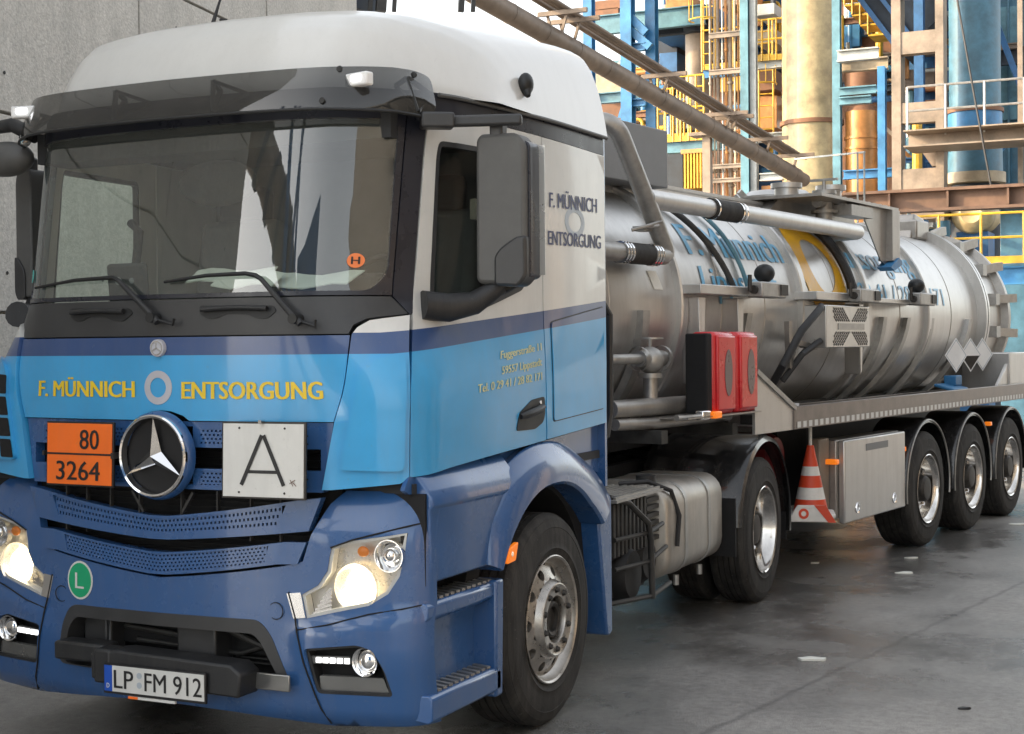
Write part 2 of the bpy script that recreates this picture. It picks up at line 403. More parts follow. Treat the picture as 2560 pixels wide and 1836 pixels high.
def herm(T, u):
    n = len(UK); i = min(max(int(np.searchsorted(UK, u)-1), 0), n-2)
    m = lambda j: (T[min(j+1, n-1)]-T[max(j-1, 0)])/(UK[min(j+1, n-1)]-UK[max(j-1, 0)])
    h = UK[i+1]-UK[i]; t = (u-UK[i])/h
    return (2*t**3-3*t*t+1)*T[i]+(t**3-2*t*t+t)*h*m(i)+(-2*t**3+3*t*t)*T[i+1]+(t**3-t*t)*h*m(i+1)
def surf(u, z, kind='cab'):
    s = 1 if u >= 0 else -1; u = abs(u); f = np.interp(z, FZ[:, 0], FZ[:, 1])
    if kind == 'bum': q = herm(BUM, u)
    else:
        k = np.clip((z-1.55)/.5, 0, 1); k = k*k*(3-2*k); q = herm(LOW, u)*(1-k)+herm(UPP, u)*k
    fy = f if u <= 1.25 else f*np.clip((1.48-u)/.23, 0, 1)
    return Vector((s*q[0], q[1]+fy, z))
cab = lambda u, z: surf(u, z)
bum = lambda u, z: surf(u, z, 'bum')
mir = lambda P: [(-a, b) for a, b in reversed(P)]
def grow(P, d):
    cx = sum(p[0] for p in P)/len(P); cy = sum(p[1] for p in P)/len(P)
    o = []
    for i in range(len(P)):
        a, b, c = Vector(P[i-1]), Vector(P[i]), Vector(P[(i+1) % len(P)])
        n1 = Vector(((b-a).y, -(b-a).x)).normalized(); n2 = Vector(((c-b).y, -(c-b).x)).normalized(); n = (n1+n2).normalized()
        if n.dot(b-Vector((cx, cy))) < 0 and False: n = -n
        o.append(tuple(b+n*d))
    return o
def ccw(P):
    return P if sum(P[i-1][0]*P[i][1]-P[i][0]*P[i-1][1] for i in range(len(P))) > 0 else list(reversed(P))

# ---- front flap and cowl
flap = [(-.955, 1.842), (.955, 1.842), (.918, 1.75), (.826, 1.492), (.150, 1.492), (.12, 1.512), (.06, 1.530), (.01, 1.534), (-.04, 1.530), (-.10, 1.512), (-.13, 1.492), (-.826, 1.492), (-.918, 1.75)]
fl = sheet('front_flap', ccw(flap), cab, 'cab_livery', truck, thick=.025)
lettering('company_name', 'F. MÜNNICH', (-.725, -.13, 1.588, 1.658), cab, 'lettering_yellow', fl, bold=.036)
lettering('company_name', 'ENTSORGUNG', (.114, .785, 1.584, 1.656), cab, 'lettering_yellow', fl, bold=.036)
patch('company_ring', circ(-.006, 1.63, .072), cab, 'logo_silver', fl, holes=[circ(-.006, 1.63, .042)])
mb = MB(); mb.lathe([(-.005, .038), (.012, .036), (.014, .0)], (0, .075, 1.797), 'y', -1, 28); mb.build('bonnet_badge', 'logo_silver', fl)
mb = MB(); mb.lathe([(.0135, .030), (.0155, .030), (.0155, .026), (.0135, .026)], (0, .075, 1.797), 'y', -1, 28)
for k in range(3):
    t = pi/2+k*2*pi/3; mb.bar((0, .0605, 1.797), (.027*cos(t), .0605, 1.797+.027*sin(t)), .005, .004, (0, 1, 0))
mb.build('badge_star', 'chrome', fl)
cowl = [(-.95, 1.848), (.95, 1.848), (.98, 1.885), (1.035, 1.91), (1.18, 1.930), (1.12, 2.0), (-1.12, 2.0), (-1.18, 1.930), (-1.035, 1.91), (-.98, 1.885)]
co = sheet('wiper_cowl', ccw(cowl), cab, 'cowl_plastic', truck, thick=.03)
for u0, u1 in ((-.52, -.16), (.20, .57)):
    c = [(u0, 1.972), (u1, 1.967), (u1+.02, 1.945), (u1-.03, 1.912), (u1-.09, 1.915), (u1-.13, 1.932), (u0+.13, 1.936), (u0+.09, 1.918), (u0+.04, 1.915), (u0, 1.94)]
    sheet('grab_recess', rounded(ccw(c), .02), cab, 'visor_mount', co, off=.004, thick=.004)
    mb = MB(); mb.tube([cab(u0+.02+(u1-u0-.04)*t/6, 1.955+.006*sin(t/6*pi))+Vector((0, -.02, 0)) for t in range(7)], .011, 10); mb.build('grab_handle', 'black_plastic', co)

# ---- corner deflectors, pillars, doors, sides (both sides of the cab)
corner = [(.78, 1.218), (.82, 1.218), (1.112, 1.245), (1.148, 1.266), (1.15, 1.5), (1.163, 1.77), (1.178, 1.918), (1.137, 1.912), (1.04, 1.897), (.992, 1.87), (.964, 1.842), (.928, 1.75), (.836, 1.491)]
corner2 = [(.862, 1.30), (1.125, 1.295), (1.130, 1.5), (1.142, 1.757), (1.05, 1.74), (.995, 1.715), (.95, 1.67)]
pillar = [(1.125, 2.0), (1.183, 1.926), (1.198, 1.93), (1.2, 2.172), (1.207, 2.60), (1.212, 2.72), (1.24, 2.755), (1.285, 2.776), (2.0, 2.786), (3.21, 2.772), (3.21, 2.868), (1.142, 2.872), (1.137, 2.76)]
door = [(1.154, 1.268), (1.8, 1.308), (2.438, 1.344), (2.444, 2.0), (2.444, 2.778), (2.0, 2.782), (1.29, 2.77), (1.245, 2.749), (1.218, 2.715), (1.213, 2.60), (1.206, 2.17), (1.195, 1.90), (1.16, 1.60)]
window = rounded([(1.282, 2.08), (1.287, 1.94), (1.62, 1.932), (2.20, 2.05), (2.26, 2.12), (2.26, 2.675), (1.300, 2.667), (1.284, 2.6)], .05)
sidep = [(2.456, 1.346), (3.215, 1.386), (3.225, 1.7), (3.215, 2.77), (2.456, 2.778)]
lid = [(2.53, 1.430), (3.175, 1.464), (3.180, 1.985), (2.535, 1.900)]
for sd in (1, -1):
    fx = (lambda P: ccw(P)) if sd == 1 else (lambda P: ccw(mir(P)))
    cp = sheet('corner_deflector', fx(corner), cab, 'cab_livery', truck, off=.014, thick=.035, grid=.05)
    sheet('deflector_blade', rounded(fx(corner2), .03), cab, 'cab_livery', cp, off=.032, thick=.02, grid=.05)
    if sd == -1:
        for q in range(4):
            z0 = 1.31+q*.095
            e_ = -.055*(1-q/3); patch('air_slot', rounded([(-1.02-e_, z0), (-.925-e_, z0), (-.945-e_, z0+.082), (-1.03-e_, z0+.082)], .01), cab, 'void_black', cp, off=.036, grid=.05)
    sheet('pillar_trim', fx(pillar), cab, 'pillar_black', truck, off=.004, thick=.03)
    dr = sheet('door', fx(door), cab, 'cab_livery', truck, holes=[fx(window)], off=.006, thick=.03, grid=.1)
    sheet('window_seal', fx(window), cab, 'black_plastic', dr, holes=[ccw(grow(fx(window), -.022))], off=.009, thick=.03)
    sheet('window_pane', ccw(grow(fx(window), -.02)), cab, 'windscreen_glass' if sd == -1 else 'side_glass', dr, off=-.006, thick=.004, grid=.2)
    if sd == 1:
        lettering('address_lettering', 'Fuggerstraße 11', (1.945, 2.405, 1.733, 1.768), cab, 'lettering_pale', dr, off=.0075, skew=.036, bold=.03)
        lettering('address_lettering', '59557 Lippstadt', (1.965, 2.402, 1.664, 1.699), cab, 'lettering_pale', dr, off=.0075, skew=.034, bold=.03)
        lettering('address_lettering', 'Tel. 0 29 41 / 28 82 171', (1.735, 2.398, 1.590, 1.626), cab, 'lettering_pale', dr, off=.0075, skew=.040, bold=.03)
        h = rounded([(2.112, 1.405), (2.31, 1.403), (2.40, 1.43), (2.425, 1.47), (2.418, 1.551), (2.28, 1.540), (2.145, 1.485)], .02)
        ho = patch('door_handle', ccw(h), cab, 'visor_mount', dr, off=.010, thick=.006)
        mb = MB(); mb.tube([cab(2.15+.25*t/6, 1.468+.035*t/6)+Vector((.012+.012*sin(pi*t/6), 0, 0)) for t in range(7)], [.012, .017, .018, .018, .018, .017, .012], 10); mb.build('handle_grip', 'black_plastic', ho)
        mb = MB(); mb.lathe([(0, .010), (.004, .009), (.004, 0)], cab(2.37, 1.525)+Vector((.009, 0, 0)), 'x', 1, 16); mb.build('keyhole', 'chrome', ho)
    sp = sheet('sleeper_side_panel', fx(sidep), cab, 'cab_livery', truck, off=.004, thick=.03, grid=.2)
    sheet('locker_lid', rounded(fx(lid), .02), cab, 'cab_livery', sp, off=.010, thick=.012, grid=.2)
    sheet('locker_seal', rounded(fx(grow(ccw(lid), .008)), .02), cab, 'black_plastic', sp, holes=[rounded(fx(ccw(lid)), .02)], off=.0052, thick=.004, grid=.2)
    if sd == 1:
        lettering('company_name', 'F. MÜNNICH', (2.535, 3.115, 2.452, 2.524), cab, 'lettering_navy', sp, bold=.028, off=.006, skew=.016)
        lettering('company_name', 'ENTSORGUNG', (2.517, 3.162, 2.272, 2.340), cab, 'lettering_navy', sp, bold=.028, off=.006, skew=.014)
        patch('company_ring', circ(2.84, 2.40, .118, ry=.075), cab, 'logo_grey', sp, off=.0055, holes=[circ(2.84, 2.40, .078, ry=.048)])
    mb = MB(); mb.tube([cab(sd*u, 2.862)+Vector((sd*.018, 0, 0)) for u in np.linspace(1.25, 3.22, 14)], .010, 8); mb.build('rain_gutter', 'grey_plastic', truck)
# windscreen with its black ceramic border
ws = [(-1.122, 2.006), (1.122, 2.006), (1.134, 2.76), (1.14, 2.868), (-1.14, 2.868), (-1.134, 2.76)]
wh = rounded([(-1.055, 2.024), (1.055, 2.024), (1.108, 2.09), (1.112, 2.74), (-1.112, 2.74), (-1.108, 2.09)], .05)
wf = sheet('windscreen_frame', ccw(ws), cab, 'pillar_black', truck, holes=[ccw(wh)], thick=.02)
wg = sheet('windscreen', ccw(grow(ccw(wh), .012)), cab, 'windscreen_glass', truck, off=-.004, thick=.004, grid=.09)
st = patch('round_sticker', circ(.995, 2.147, .034, ry=.03), cab, 'sticker_orange', wg, off=.002)
lettering('sticker_letter', 'H', (.978, 1.012, 2.132, 2.163), cab, 'lettering_black', wg, off=.004, bold=.02)
patch('round_sticker', circ(-1.02, 2.13, .03), cab, 'sticker_teal', wg, off=.002)
# rear wall, floor, ceiling
mb = MB(); mb.bx(-1.15, 1.15, 2.262, 2.29, 1.05, 2.87); mb.build('cab_rear_wall', 'dark_blue_paint', truck)
mb = MB(); mb.bx(-1.12, 1.12, .26, 2.26, 1.2, 1.24); mb.build('cab_floor', 'interior_dark', truck)
# roof
SXK = [0, .3, .5, .7, .82, .88, .92, .95, .97, .985, 1]
S_FRONT = [1, .995, .975, .91, .80, .70, .60, .47, .35, .22, 0]
S_REAR = [1, .999, .99, .96, .915, .84, .71, .54, .37, .20, 0]
def roofpt(a, t):
    sx = 1-(1-abs(a))**1.7; x = 1.165*sx; k = min(1, t*1.15)
    S_ = np.interp(sx, SXK, S_FRONT)*(1-k)+np.interp(sx, SXK, S_REAR)*k
    yf = .215+np.interp(x, [0, .4, .7, .82, .92, 1.0, 1.06, 1.12, 1.165], [0, .02, .08, .17, .30, .43, .54, .66, .78])
    y = yf+(2.3-yf)*t; d = y-yf
    H = np.interp(d, [0, .015, .04, .08, .14, .24, .4, .7, 1.1, 1.5, 2.1], [0, .055, .115, .19, .28, .365, .415, .45, .485, .51, .535])
    return Vector((math.copysign(x, a) if a else 0, y, 2.868+H*S_))
NA, NT = 72, 44; mb = MB(); V = []; F = []
for i in range(NA+1):
    a = -1+2*i/NA
    for j in range(NT+1): V.append(roofpt(a, (j/NT)**1.8))
for i in range(NA):
    for j in range(NT): F.append((i*(NT+1)+j, (i+1)*(NT+1)+j, (i+1)*(NT+1)+j+1, i*(NT+1)+j+1))
mb.add(V, F)
k = [i*(NT+1)+NT for i in range(NA+1)]; mb.f.append(tuple(k))
rf = mb.build('roof', 'white_paint', truck, ang=50)
mb = MB(); q = roofpt(.985, .52)
mb.sphere((1.155, 1.30, 3.0), .05, 18, 10, (.7, .9, 1.05)); mb.tube([(1.15, 1.30, 2.99), (1.175, 1.28, 2.94)], [.04, .012], 12); mb.build('roof_marker', 'visor_mount', rf)
mb = MB(); zz = 3.25
mb.sphere((-.235, .80, zz+.02), .055, 16, 10, (1, 1.1, .75)); mb.tube([(-.235, .78, zz+.03), (-.20, .80, zz+.16), (-.15, .83, zz+.34)], [.012, .006, .003], 8); mb.build('roof_antenna', 'black_plastic', rf)
mb = MB(); mb.tube([(-.32, 1.0, 3.30), (-.32, 1.0, 3.39)], .02, 10); mb.build('roof_sensor', 'black_plastic', rf)
# sun visor with brackets
def vis(u, z): 
    p = surf(u, z); n = (surf(u+.01, z)-surf(u-.01, z)).cross(Vector((0, .15, 1))).normalized()
    return p+n*(.115-.30*max(0, z-2.80)-.09*max(0, abs(u)-1.08)/.2)
vp = rounded([(-1.13, 2.742), (1.20, 2.742), (1.22, 2.80), (1.21, 2.925), (1.14, 2.94), (.8, 2.928), (.4, 2.925), (-.4, 2.925), (-.8, 2.928), (-1.07, 2.94), (-1.14, 2.925), (-1.15, 2.80)], .03)
vz = sheet('sun_visor', ccw(vp), vis, 'visor_acrylic', truck, thick=.006, grid=.06)
mb = MB(); mb.tube([vis(u, 2.742) for u in np.linspace(-1.12, 1.19, 40)], .007, 8); mb.build('visor_edge', 'visor_mount', vz)
for u in (-1.06, -.27, .23, 1.1):
    mb = MB()
    a, b, c = surf(u, 2.86)+Vector((0, -.01, .02)), vis(u, 2.90)+Vector((0, .012, 0)), vis(u+.03, 2.76)+Vector((0, .012, 0))
    for p, q in ((a, b), (a, c), (b, c), (surf(u+.13, 2.86), b), (surf(u+.13, 2.86), c)): mb.bar(p, q, .02, .014)
    mb.build('visor_bracket', 'visor_mount', vz)
for u in (.965, -.965):
    c = vis(u, 2.868); mb = MB(); mb.box(c+Vector((0, -.02, 0)), (.125, .045, .055), Matrix.Rotation(-.25 if u > 0 else .25, 3, 'Z')); l = mb.build('marker_lamp', 'snow_white', vz, bevel=.008)
    mb = MB(); mb.box(c+Vector((0, -.045, .004)), (.05, .01, .022), Matrix.Rotation(-.25 if u > 0 else .25, 3, 'Z')); mb.build('lamp_lens', 'led_white', l)
for u, z in ((.86, 2.918), (.80, 2.775), (1.13, 2.92)):
    mb = MB(); mb.lathe([(0, .014), (.006, .012), (.006, 0)], vis(u, z)+Vector((0, -.004, 0)), 'y', -1, 12); mb.build('visor_screw', 'visor_mount', vz)
# wipers
for (a, b, c, d) in (((-.85, 2.072), (-.28, 2.10), (-.20, 2.085), (.02, 1.905)), ((.03, 2.075), (.44, 2.10), (.525, 2.075), (.735, 1.89))):
    mb = MB(); o = Vector((0, -.035, 0))
    mb.tube([cab(*d)+o, cab(d[0]-.05, d[1]+.045)+o, cab(*c)+o], [.016, .014, .010], 10)
    wp = mb.build('wiper_arm', 'black_plastic', truck)
    mb = MB(); mb.tube([cab(*c)+o, cab(c[0]-.03, c[1]+.015)+o, cab(*b)+o, cab(b[0]-.2, b[1]-.004)+o*.8, cab(*a)+o*.5], [.010, .010, .009, .008, .006], 8); mb.build('wiper_blade', 'visor_mount', wp)
    mb = MB(); mb.tube([cab(d[0]-.03, d[1]+.02)+Vector((0, .01, 0)), cab(d[0]-.03, d[1]+.02)+o*1.5], .022, 12); mb.tube([cab(d[0]+.0, d[1]+.01)+o, cab(d[0]+.075, d[1]-.01)+o, cab(d[0]+.08, d[1]+.015)+o], .007, 8); mb.build('wiper_pivot', 'visor_mount', wp)
# mirrors
for sd in (1, -1):
    x = lambda v: v if sd == 1 else -(1.235+(v-1.2)*.45)
    mb = MB(); P = rounded([(1.205, 2.055), (1.40, 2.05), (1.435, 2.09), (1.435, 2.63), (1.40, 2.682), (1.23, 2.686), (1.21, 2.66)], .035)
    mb.prism([(x(a), b) for a, b in P], lambda a, b: (a, .66+.25*max(0, abs(a)-1.40), b), (0, .13, 0)); mh = mb.build('mirror', 'grey_plastic', truck, bevel=.018)
    mb = MB(); P2 = rounded([(1.295, 2.045), (1.405, 2.04), (1.44, 2.08), (1.44, 2.255), (1.39, 2.245), (1.325, 2.205), (1.295, 2.17)], .02)
    mb.prism([(x(a), b) for a, b in P2], lambda a, b: (a, .650+.25*max(0, abs(a)-1.40), b), (0, .12, 0)); mb.build('lower_housing', 'cowl_plastic', mh, bevel=.012)
    mb = MB(); mb.prism([(x(a), b) for a, b in rounded([(1.37, 2.06), (1.445, 2.08), (1.445, 2.64), (1.37, 2.675)], .02)], lambda a, b: (a, .70, b), (0, .11, 0)); mb.build('mirror_edge', 'pillar_black', mh, bevel=.01)
    mb = MB(); mb.bx(x(1.225), x(1.47), .793, .797, 2.09, 2.64); mb.build('mirror_glass', 'reflector', mh)
    mb = MB(); mb.bar((x(1.03), .55, 2.735), (x(1.42), .68, 2.735), .05, .045); mb.bar((x(1.30), .70, 2.66), (x(1.30), .70, 2.745), .06, .06); mb.bar((x(1.035), .50, 2.735), (x(1.15), .58, 2.735), .09, .065); mb.build('mirror_arm', 'cowl_plastic', mh, bevel=.01)
    mb = MB(); V = [(1.03, .46, 1.93), (1.04, .46, 2.03), (1.10, .86, 2.02), (1.10, .86, 1.955), (1.20, .66, 1.90), (1.21, .66, 2.0), (1.30, .74, 2.06), (1.30, .74, 1.99)]
    mb.tube([(x(1.045), .48, 1.965), (x(1.12), .58, 1.955), (x(1.20), .66, 1.975), (x(1.30), .72, 2.05)], [.062, .060, .050, .035], 14); mb.build('mirror_base', 'black_plastic', mh)
mb = MB(); mb.sphere((-1.16, .42, 2.70), .12, 20, 12, (1.3, .7, .70)); rm = mb.build('kerb_mirror', 'grey_plastic', truck)
mb = MB(); mb.tube([(-1.0, .45, 2.80), (-1.12, .42, 2.86), (-1.28, .42, 2.85), (-1.33, .42, 2.76)], [.035, .035, .03, .025], 12); mb.build('kerb_mirror_arm', 'black_plastic', rm)

# ---- interior
mb = MB(); mb.bx(-1.08, 1.08, 1.95, 2.255, 1.24, 2.84); mb.build('sleeper_wall', 'interior_grey', truck)
mb = MB(); mb.bx(-1.0, 1.0, .50, 2.2, 2.80, 2.84); mb.bx(-.95, .95, .40, .62, 2.66, 2.80); mb.build('headliner', 'interior_dark', truck)
dash = MB(); dash.prism([(.20, 1.30), (.20, 1.93), (.45, 1.985), (.72, 1.97), (.80, 1.85), (.78, 1.30)], lambda y, z: (-1.02, y, z), (2.04, 0, 0))
dash.v = [(v[0]*(.72 if v[1] < .3 else (.92 if v[1] < .6 else 1)), v[1]+.06, v[2]) for v in dash.v]
ds = dash.build('dashboard', 'interior_dark', truck, bevel=.02)
mb = MB(); mb.prism([(.42, 2.0), (.70, 2.0), (.80, 2.09), (.77, 2.13), (.5, 2.13)], lambda y, z: (.30, y, z-.02), (.52, 0, 0)); mb.build('instrument_hood', 'interior_dark', ds, bevel=.03)
mb = MB()
for t in np.linspace(0, 2*pi, 41)[:-1]: pass
mb.tube([Vector((.60+.225*cos(t), .88+.10*sin(t), 2.02+.19*sin(t))) for t in np.linspace(0, 2*pi, 33)], .017, 8, cap=False); mb.tube([(.60, .72, 1.85), (.60, .88, 2.0)], .05, 10); mb.bar((.40, .88, 2.02), (.8, .88, 2.02), .05, .03); mb.build('steering_wheel', 'interior_dark', truck)
for sx_ in (.58, -.55):
    mb = MB(); mb.box((sx_, 1.42, 2.05), (.50, .14, .82), Matrix.Rotation(-.18, 3, 'X')); mb.box((sx_, 1.18, 1.66), (.5, .5, .16)); s_ = mb.build('seat', 'interior_grey', truck, bevel=.05)
    mb = MB(); mb.box((sx_, 1.50, 2.53), (.30, .11, .20), Matrix.Rotation(-.12, 3, 'X')); mb.build('head_restraint', 'interior_dark', s_, bevel=.04)
mb = MB(); mb.bx(1.02, 1.045, .98, 1.75, 2.36, 2.45); mb.build('curtain_rail', 'beige_fabric', truck)
mb = MB(); mb.box((-.40, .37, 2.08), (.22, .03, .20), Matrix.Rotation(.1, 3, 'X')); dv = mb.build('toll_box', 'interior_dark', truck, bevel=.015)
for i, (x, r) in enumerate(((-.44, .018), (-.365, .013))):
    mb = MB(); mb.lathe([(0, r), (.004, r), (.004, 0)], (x, .352, 2.10), 'y', -1, 18); mb.build('round_button', 'grey_box', dv)
mb = MB(); mb.tube([(-.90, 1.0, 1.95), (-.86, .98, 2.2), (-.85, 1.0, 2.38), (-.92, 1.02, 2.43)], .022, 10); mb.build('grab_bar', 'interior_dark', truck)
mb = MB(); mb.sphere((-.55, 1.25, 2.63), .16, 18, 10, (1.5, .5, .75)); mb.build('stowage_bag', 'interior_grey', truck)

# ---- radiator grille
def perf(name, u0, u1, zlo, zhi, fn, m, parent, pitch=.0205, off=.0, hole=.46):
    """perforated strip between the curves zlo(u) and zhi(u)"""
    nu = max(1, int((u1-u0)/pitch)); mid = (u0+u1)/2; nv = max(1, int(round((zhi(mid)-zlo(mid))/(pitch*.86)))); mb = MB()
    P = lambda a, b: fn(u0+(u1-u0)*a/nu, zlo(u0+(u1-u0)*a/nu)+(zhi(u0+(u1-u0)*a/nu)-zlo(u0+(u1-u0)*a/nu))*b/nv)+Vector((0, -off, 0))
    h = hole/2
    for j in range(nv):
        sh_ = .5*(j % 2)
        if sh_: mb.add([P(0, j), P(.5, j), P(.5, j+1), P(0, j+1)], [(0, 1, 2, 3)]); mb.add([P(nu-.5, j), P(nu, j), P(nu, j+1), P(nu-.5, j+1)], [(0, 1, 2, 3)])
        for i in range(nu-(1 if sh_ else 0)):
            a = i+sh_; c = a+.5; d = j+.5
            Q = [P(a, j), P(a+1, j), P(a+1, j+1), P(a, j+1), P(c-h, d-h), P(c+h, d-h), P(c+h, d+h), P(c-h, d+h)]
            q2 = [x+Vector((0, .006, 0)) for x in Q[4:]]
            mb.add(Q+q2, [(0, 1, 5, 4), (1, 2, 6, 5), (2, 3, 7, 6), (3, 0, 4, 7), (4, 5, 9, 8), (5, 6, 10, 9), (6, 7, 11, 10), (7, 4, 8, 11)])
    return mb.build(name, m, parent, fix=False)
C = lambda v: (lambda u: v)
mb = MB(); mb.bx(-.80, .80, .235, .26, .5, 1.5); rad = mb.build('radiator', 'void_black', truck)
mb = MB()
for i in range(26): mb.bx(-.7, .7, .220, .2335, .80+i*.026, .806+i*.026)
mb.build('radiator_fins', 'frame_dark', rad)
# upper surround behind the plates
us = [(-.835, 1.205), (.835, 1.205), (.85, 1.25), (.826, 1.488), (-.826, 1.488), (-.85, 1.25)]
hol = [[(-.765, 1.225), (.765, 1.225), (.765, 1.468), (-.765, 1.468)]]
gs = sheet('grille_surround', ccw([(-.775, 1.205), (.775, 1.205), (.822, 1.488), (-.822, 1.488)]), cab, 'dark_blue_paint', truck, holes=hol, off=-.012, thick=.05)
inn = lambda u, z: cab(u, z)+Vector((0, .012, 0))
for za, zb in ((1.380, 1.470), (1.205, 1.292)):
    for ua, ub, pa, pb in ((-.77, -.16, -.70, -.20), (.16, .77, .19, .71)):
        g = sheet('grille_slat', ccw([(ua, za), (ub, za), (ub, zb), (ua, zb)]), inn, 'dark_blue_paint', truck, holes=[[(pa, za+.012), (pb, za+.012), (pb, zb-.012), (pa, zb-.012)]], thick=.03)
        perf('mesh_insert', pa, pb, C(za+.012), C(zb-.012), inn, 'dark_blue_paint', g, off=-.002)
# emblem
sc = Vector((.010, .060, 1.345))
mb = MB(); mb.lathe([(.0, .188), (.025, .185), (.036, .177), (.036, .165), (.02, .16)], sc, 'y', -1, 64); em = mb.build('emblem_bezel', 'dark_blue_paint', truck)
mb = MB(); mb.lathe([(.025, .176), (.050, .174), (.056, .168), (.052, .160), (.02, .157)], sc, 'y', -1, 72); mb.build('emblem_ring', 'chrome', em)
mb = MB(); mb.lathe([(.012, .16), (.0125, 0)], sc, 'y', -1, 48); mb.build('emblem_disc', 'frame_dark', em)
mb = MB(); ctr = sc+Vector((0, -.062, 0)); back = sc+Vector((0, -.02, 0))
for k in range(3):
    t = pi/2+k*2*pi/3; tip = sc+Vector((.160*cos(t), -.040, .160*sin(t)))
    for s_ in (-1, 1):
        b = sc+Vector((.036*cos(t+s_*pi/3), -.028, .036*sin(t+s_*pi/3)))
        mb.add([ctr, tip, b], [(0, 1, 2)]); mb.add([back, tip, b], [(0, 2, 1)])
mb.build('emblem_star', 'chrome', em, ang=5, fix=False)
# lower slats (V shaped)
def V3(a, b, w): return lambda u: a+(b-a)*(min(abs(u)/w, 1))**1.25
s1t, s1b = V3(1.088, 1.186, .75), V3(.990, 1.050, .72)
s2t, s2b = V3(.936, 1.004, .62), V3(.842, .915, .60)
low = lambda u, z: bum(u, z)+Vector((0, -.012, 0))
def vpoly(ft, fb, ut, ub, n=16):
    return [(u, fb(u)) for u in np.linspace(-ub, ub, n)]+[(u, ft(u)) for u in np.linspace(ut, -ut, n)]
ins = lambda f, d: (lambda u: f(u)+d)
g = sheet('grille_slat', vpoly(s1t, s1b, .778, .722), low, 'dark_blue_paint', truck, holes=[vpoly(ins(s1t, -.012), ins(s1b, .030), .62, .58)], thick=.05)
perf('mesh_insert', -.60, .60, ins(s1b, .029), ins(s1t, -.011), low, 'dark_blue_paint', g, off=-.004, pitch=.0195)
g = sheet('grille_slat', vpoly(s2t, s2b, .712, .672), low, 'dark_blue_paint', truck, holes=[vpoly(ins(s2t, -.008), ins(s2b, .012), .54, .52)], thick=.05)
perf('mesh_insert', -.53, .53, ins(s2b, .011), ins(s2t, -.007), low, 'dark_blue_paint', g, off=-.004, pitch=.0195)
for u in (-.55, -.42, -.28, -.12, .1, .28, .44, .58): mb = MB(); mb.bar(bum(u, 1.0)+Vector((0, .02, 0)), bum(u, 1.20)+Vector((0, .02, 0)), .006, .02); mb.build('grille_strut', 'frame_grey', rad)
for s_ in (-1, 1): mb = MB(); mb.bar((.16*s_, .09, 1.19), (.10*s_, .09, 1.10), .012, .012); mb.build('grille_strut', 'frame_grey', rad)

# ---- bumper
headl = [(.685, .79), (.706, .695), (.808, .719), (.968, .755), (1.047, .804), (1.092, .874), (1.112, .966), (1.121, 1.048), (.888, 1.012), (.816, .988), (.806, .945), (.798, .891), (.757, .831)]
chrc = [(.619, .794), (.682, .800), (.703, .699), (.650, .693)]
fogr = rounded([(.702, .575), (.93, .600), (.995, .580), (1.038, .501), (1.064, .391), (.751, .392)], .02)
opn = rounded([(-.60, .412), (.645, .398), (.545, .62), (.49, .680), (-.505, .680), (-.56, .60)], .05)
top = [(u, s2b(u)-.012) for u in np.linspace(.60, -.60, 13)]
outl = [(-1.26, .272), (-1.1, .262), (-.79, .25), (-.35, .285), (0, .300), (.35, .285), (.79, .25), (1.1, .262), (1.26, .272), (1.27, .76), (1.25, 1.205), (.835, 1.208), (.785, 1.158), (.725, 1.035), (.690, .925)]+top+[(-.690, .925), (-.725, 1.035), (-.785, 1.158), (-.835, 1.208), (-1.25, 1.205), (-1.27, .76)]
hls = [ccw(headl+[]), ccw(mir(headl)), ccw(fogr), ccw(mir(fogr)), ccw(opn)]
def bfn(u, z):
    p = bum(u, z); a = abs(u)
    # body line under the lamps and rounded lower lip
    cr = .70+.08*min(1, max(0, (a-.66)/.5)); lip = max(0, min(1, (.42-z)/.12))
    k = (max(0, 1-abs(z-(cr-.05))/.06))*max(0, min(1, (a-.66)/.05))*.012
    sh_ = max(0, min(1, (a-.60)/.14)); sh_ = sh_*sh_*(3-2*sh_)
    st = max(0, min(1, (cr-.035-z)/.03)); st = st*st*(3-2*st)          # ledge under the lamps
    wing = max(0, (z-1.0)/.2)                                         # shoulder above the lamps leans back
    return p+Vector((0, -.022*st*sh_*max(0, min(1, (z-.36)/.2))+.075*wing**1.7*sh_+.03*max(0, (.34-z)/.09)**2, 0))
bp = sheet('bumper', ccw(outl), bfn, 'dark_blue_paint', truck, holes=hls, thick=.04, grid=.032, res=.03, ang=50)
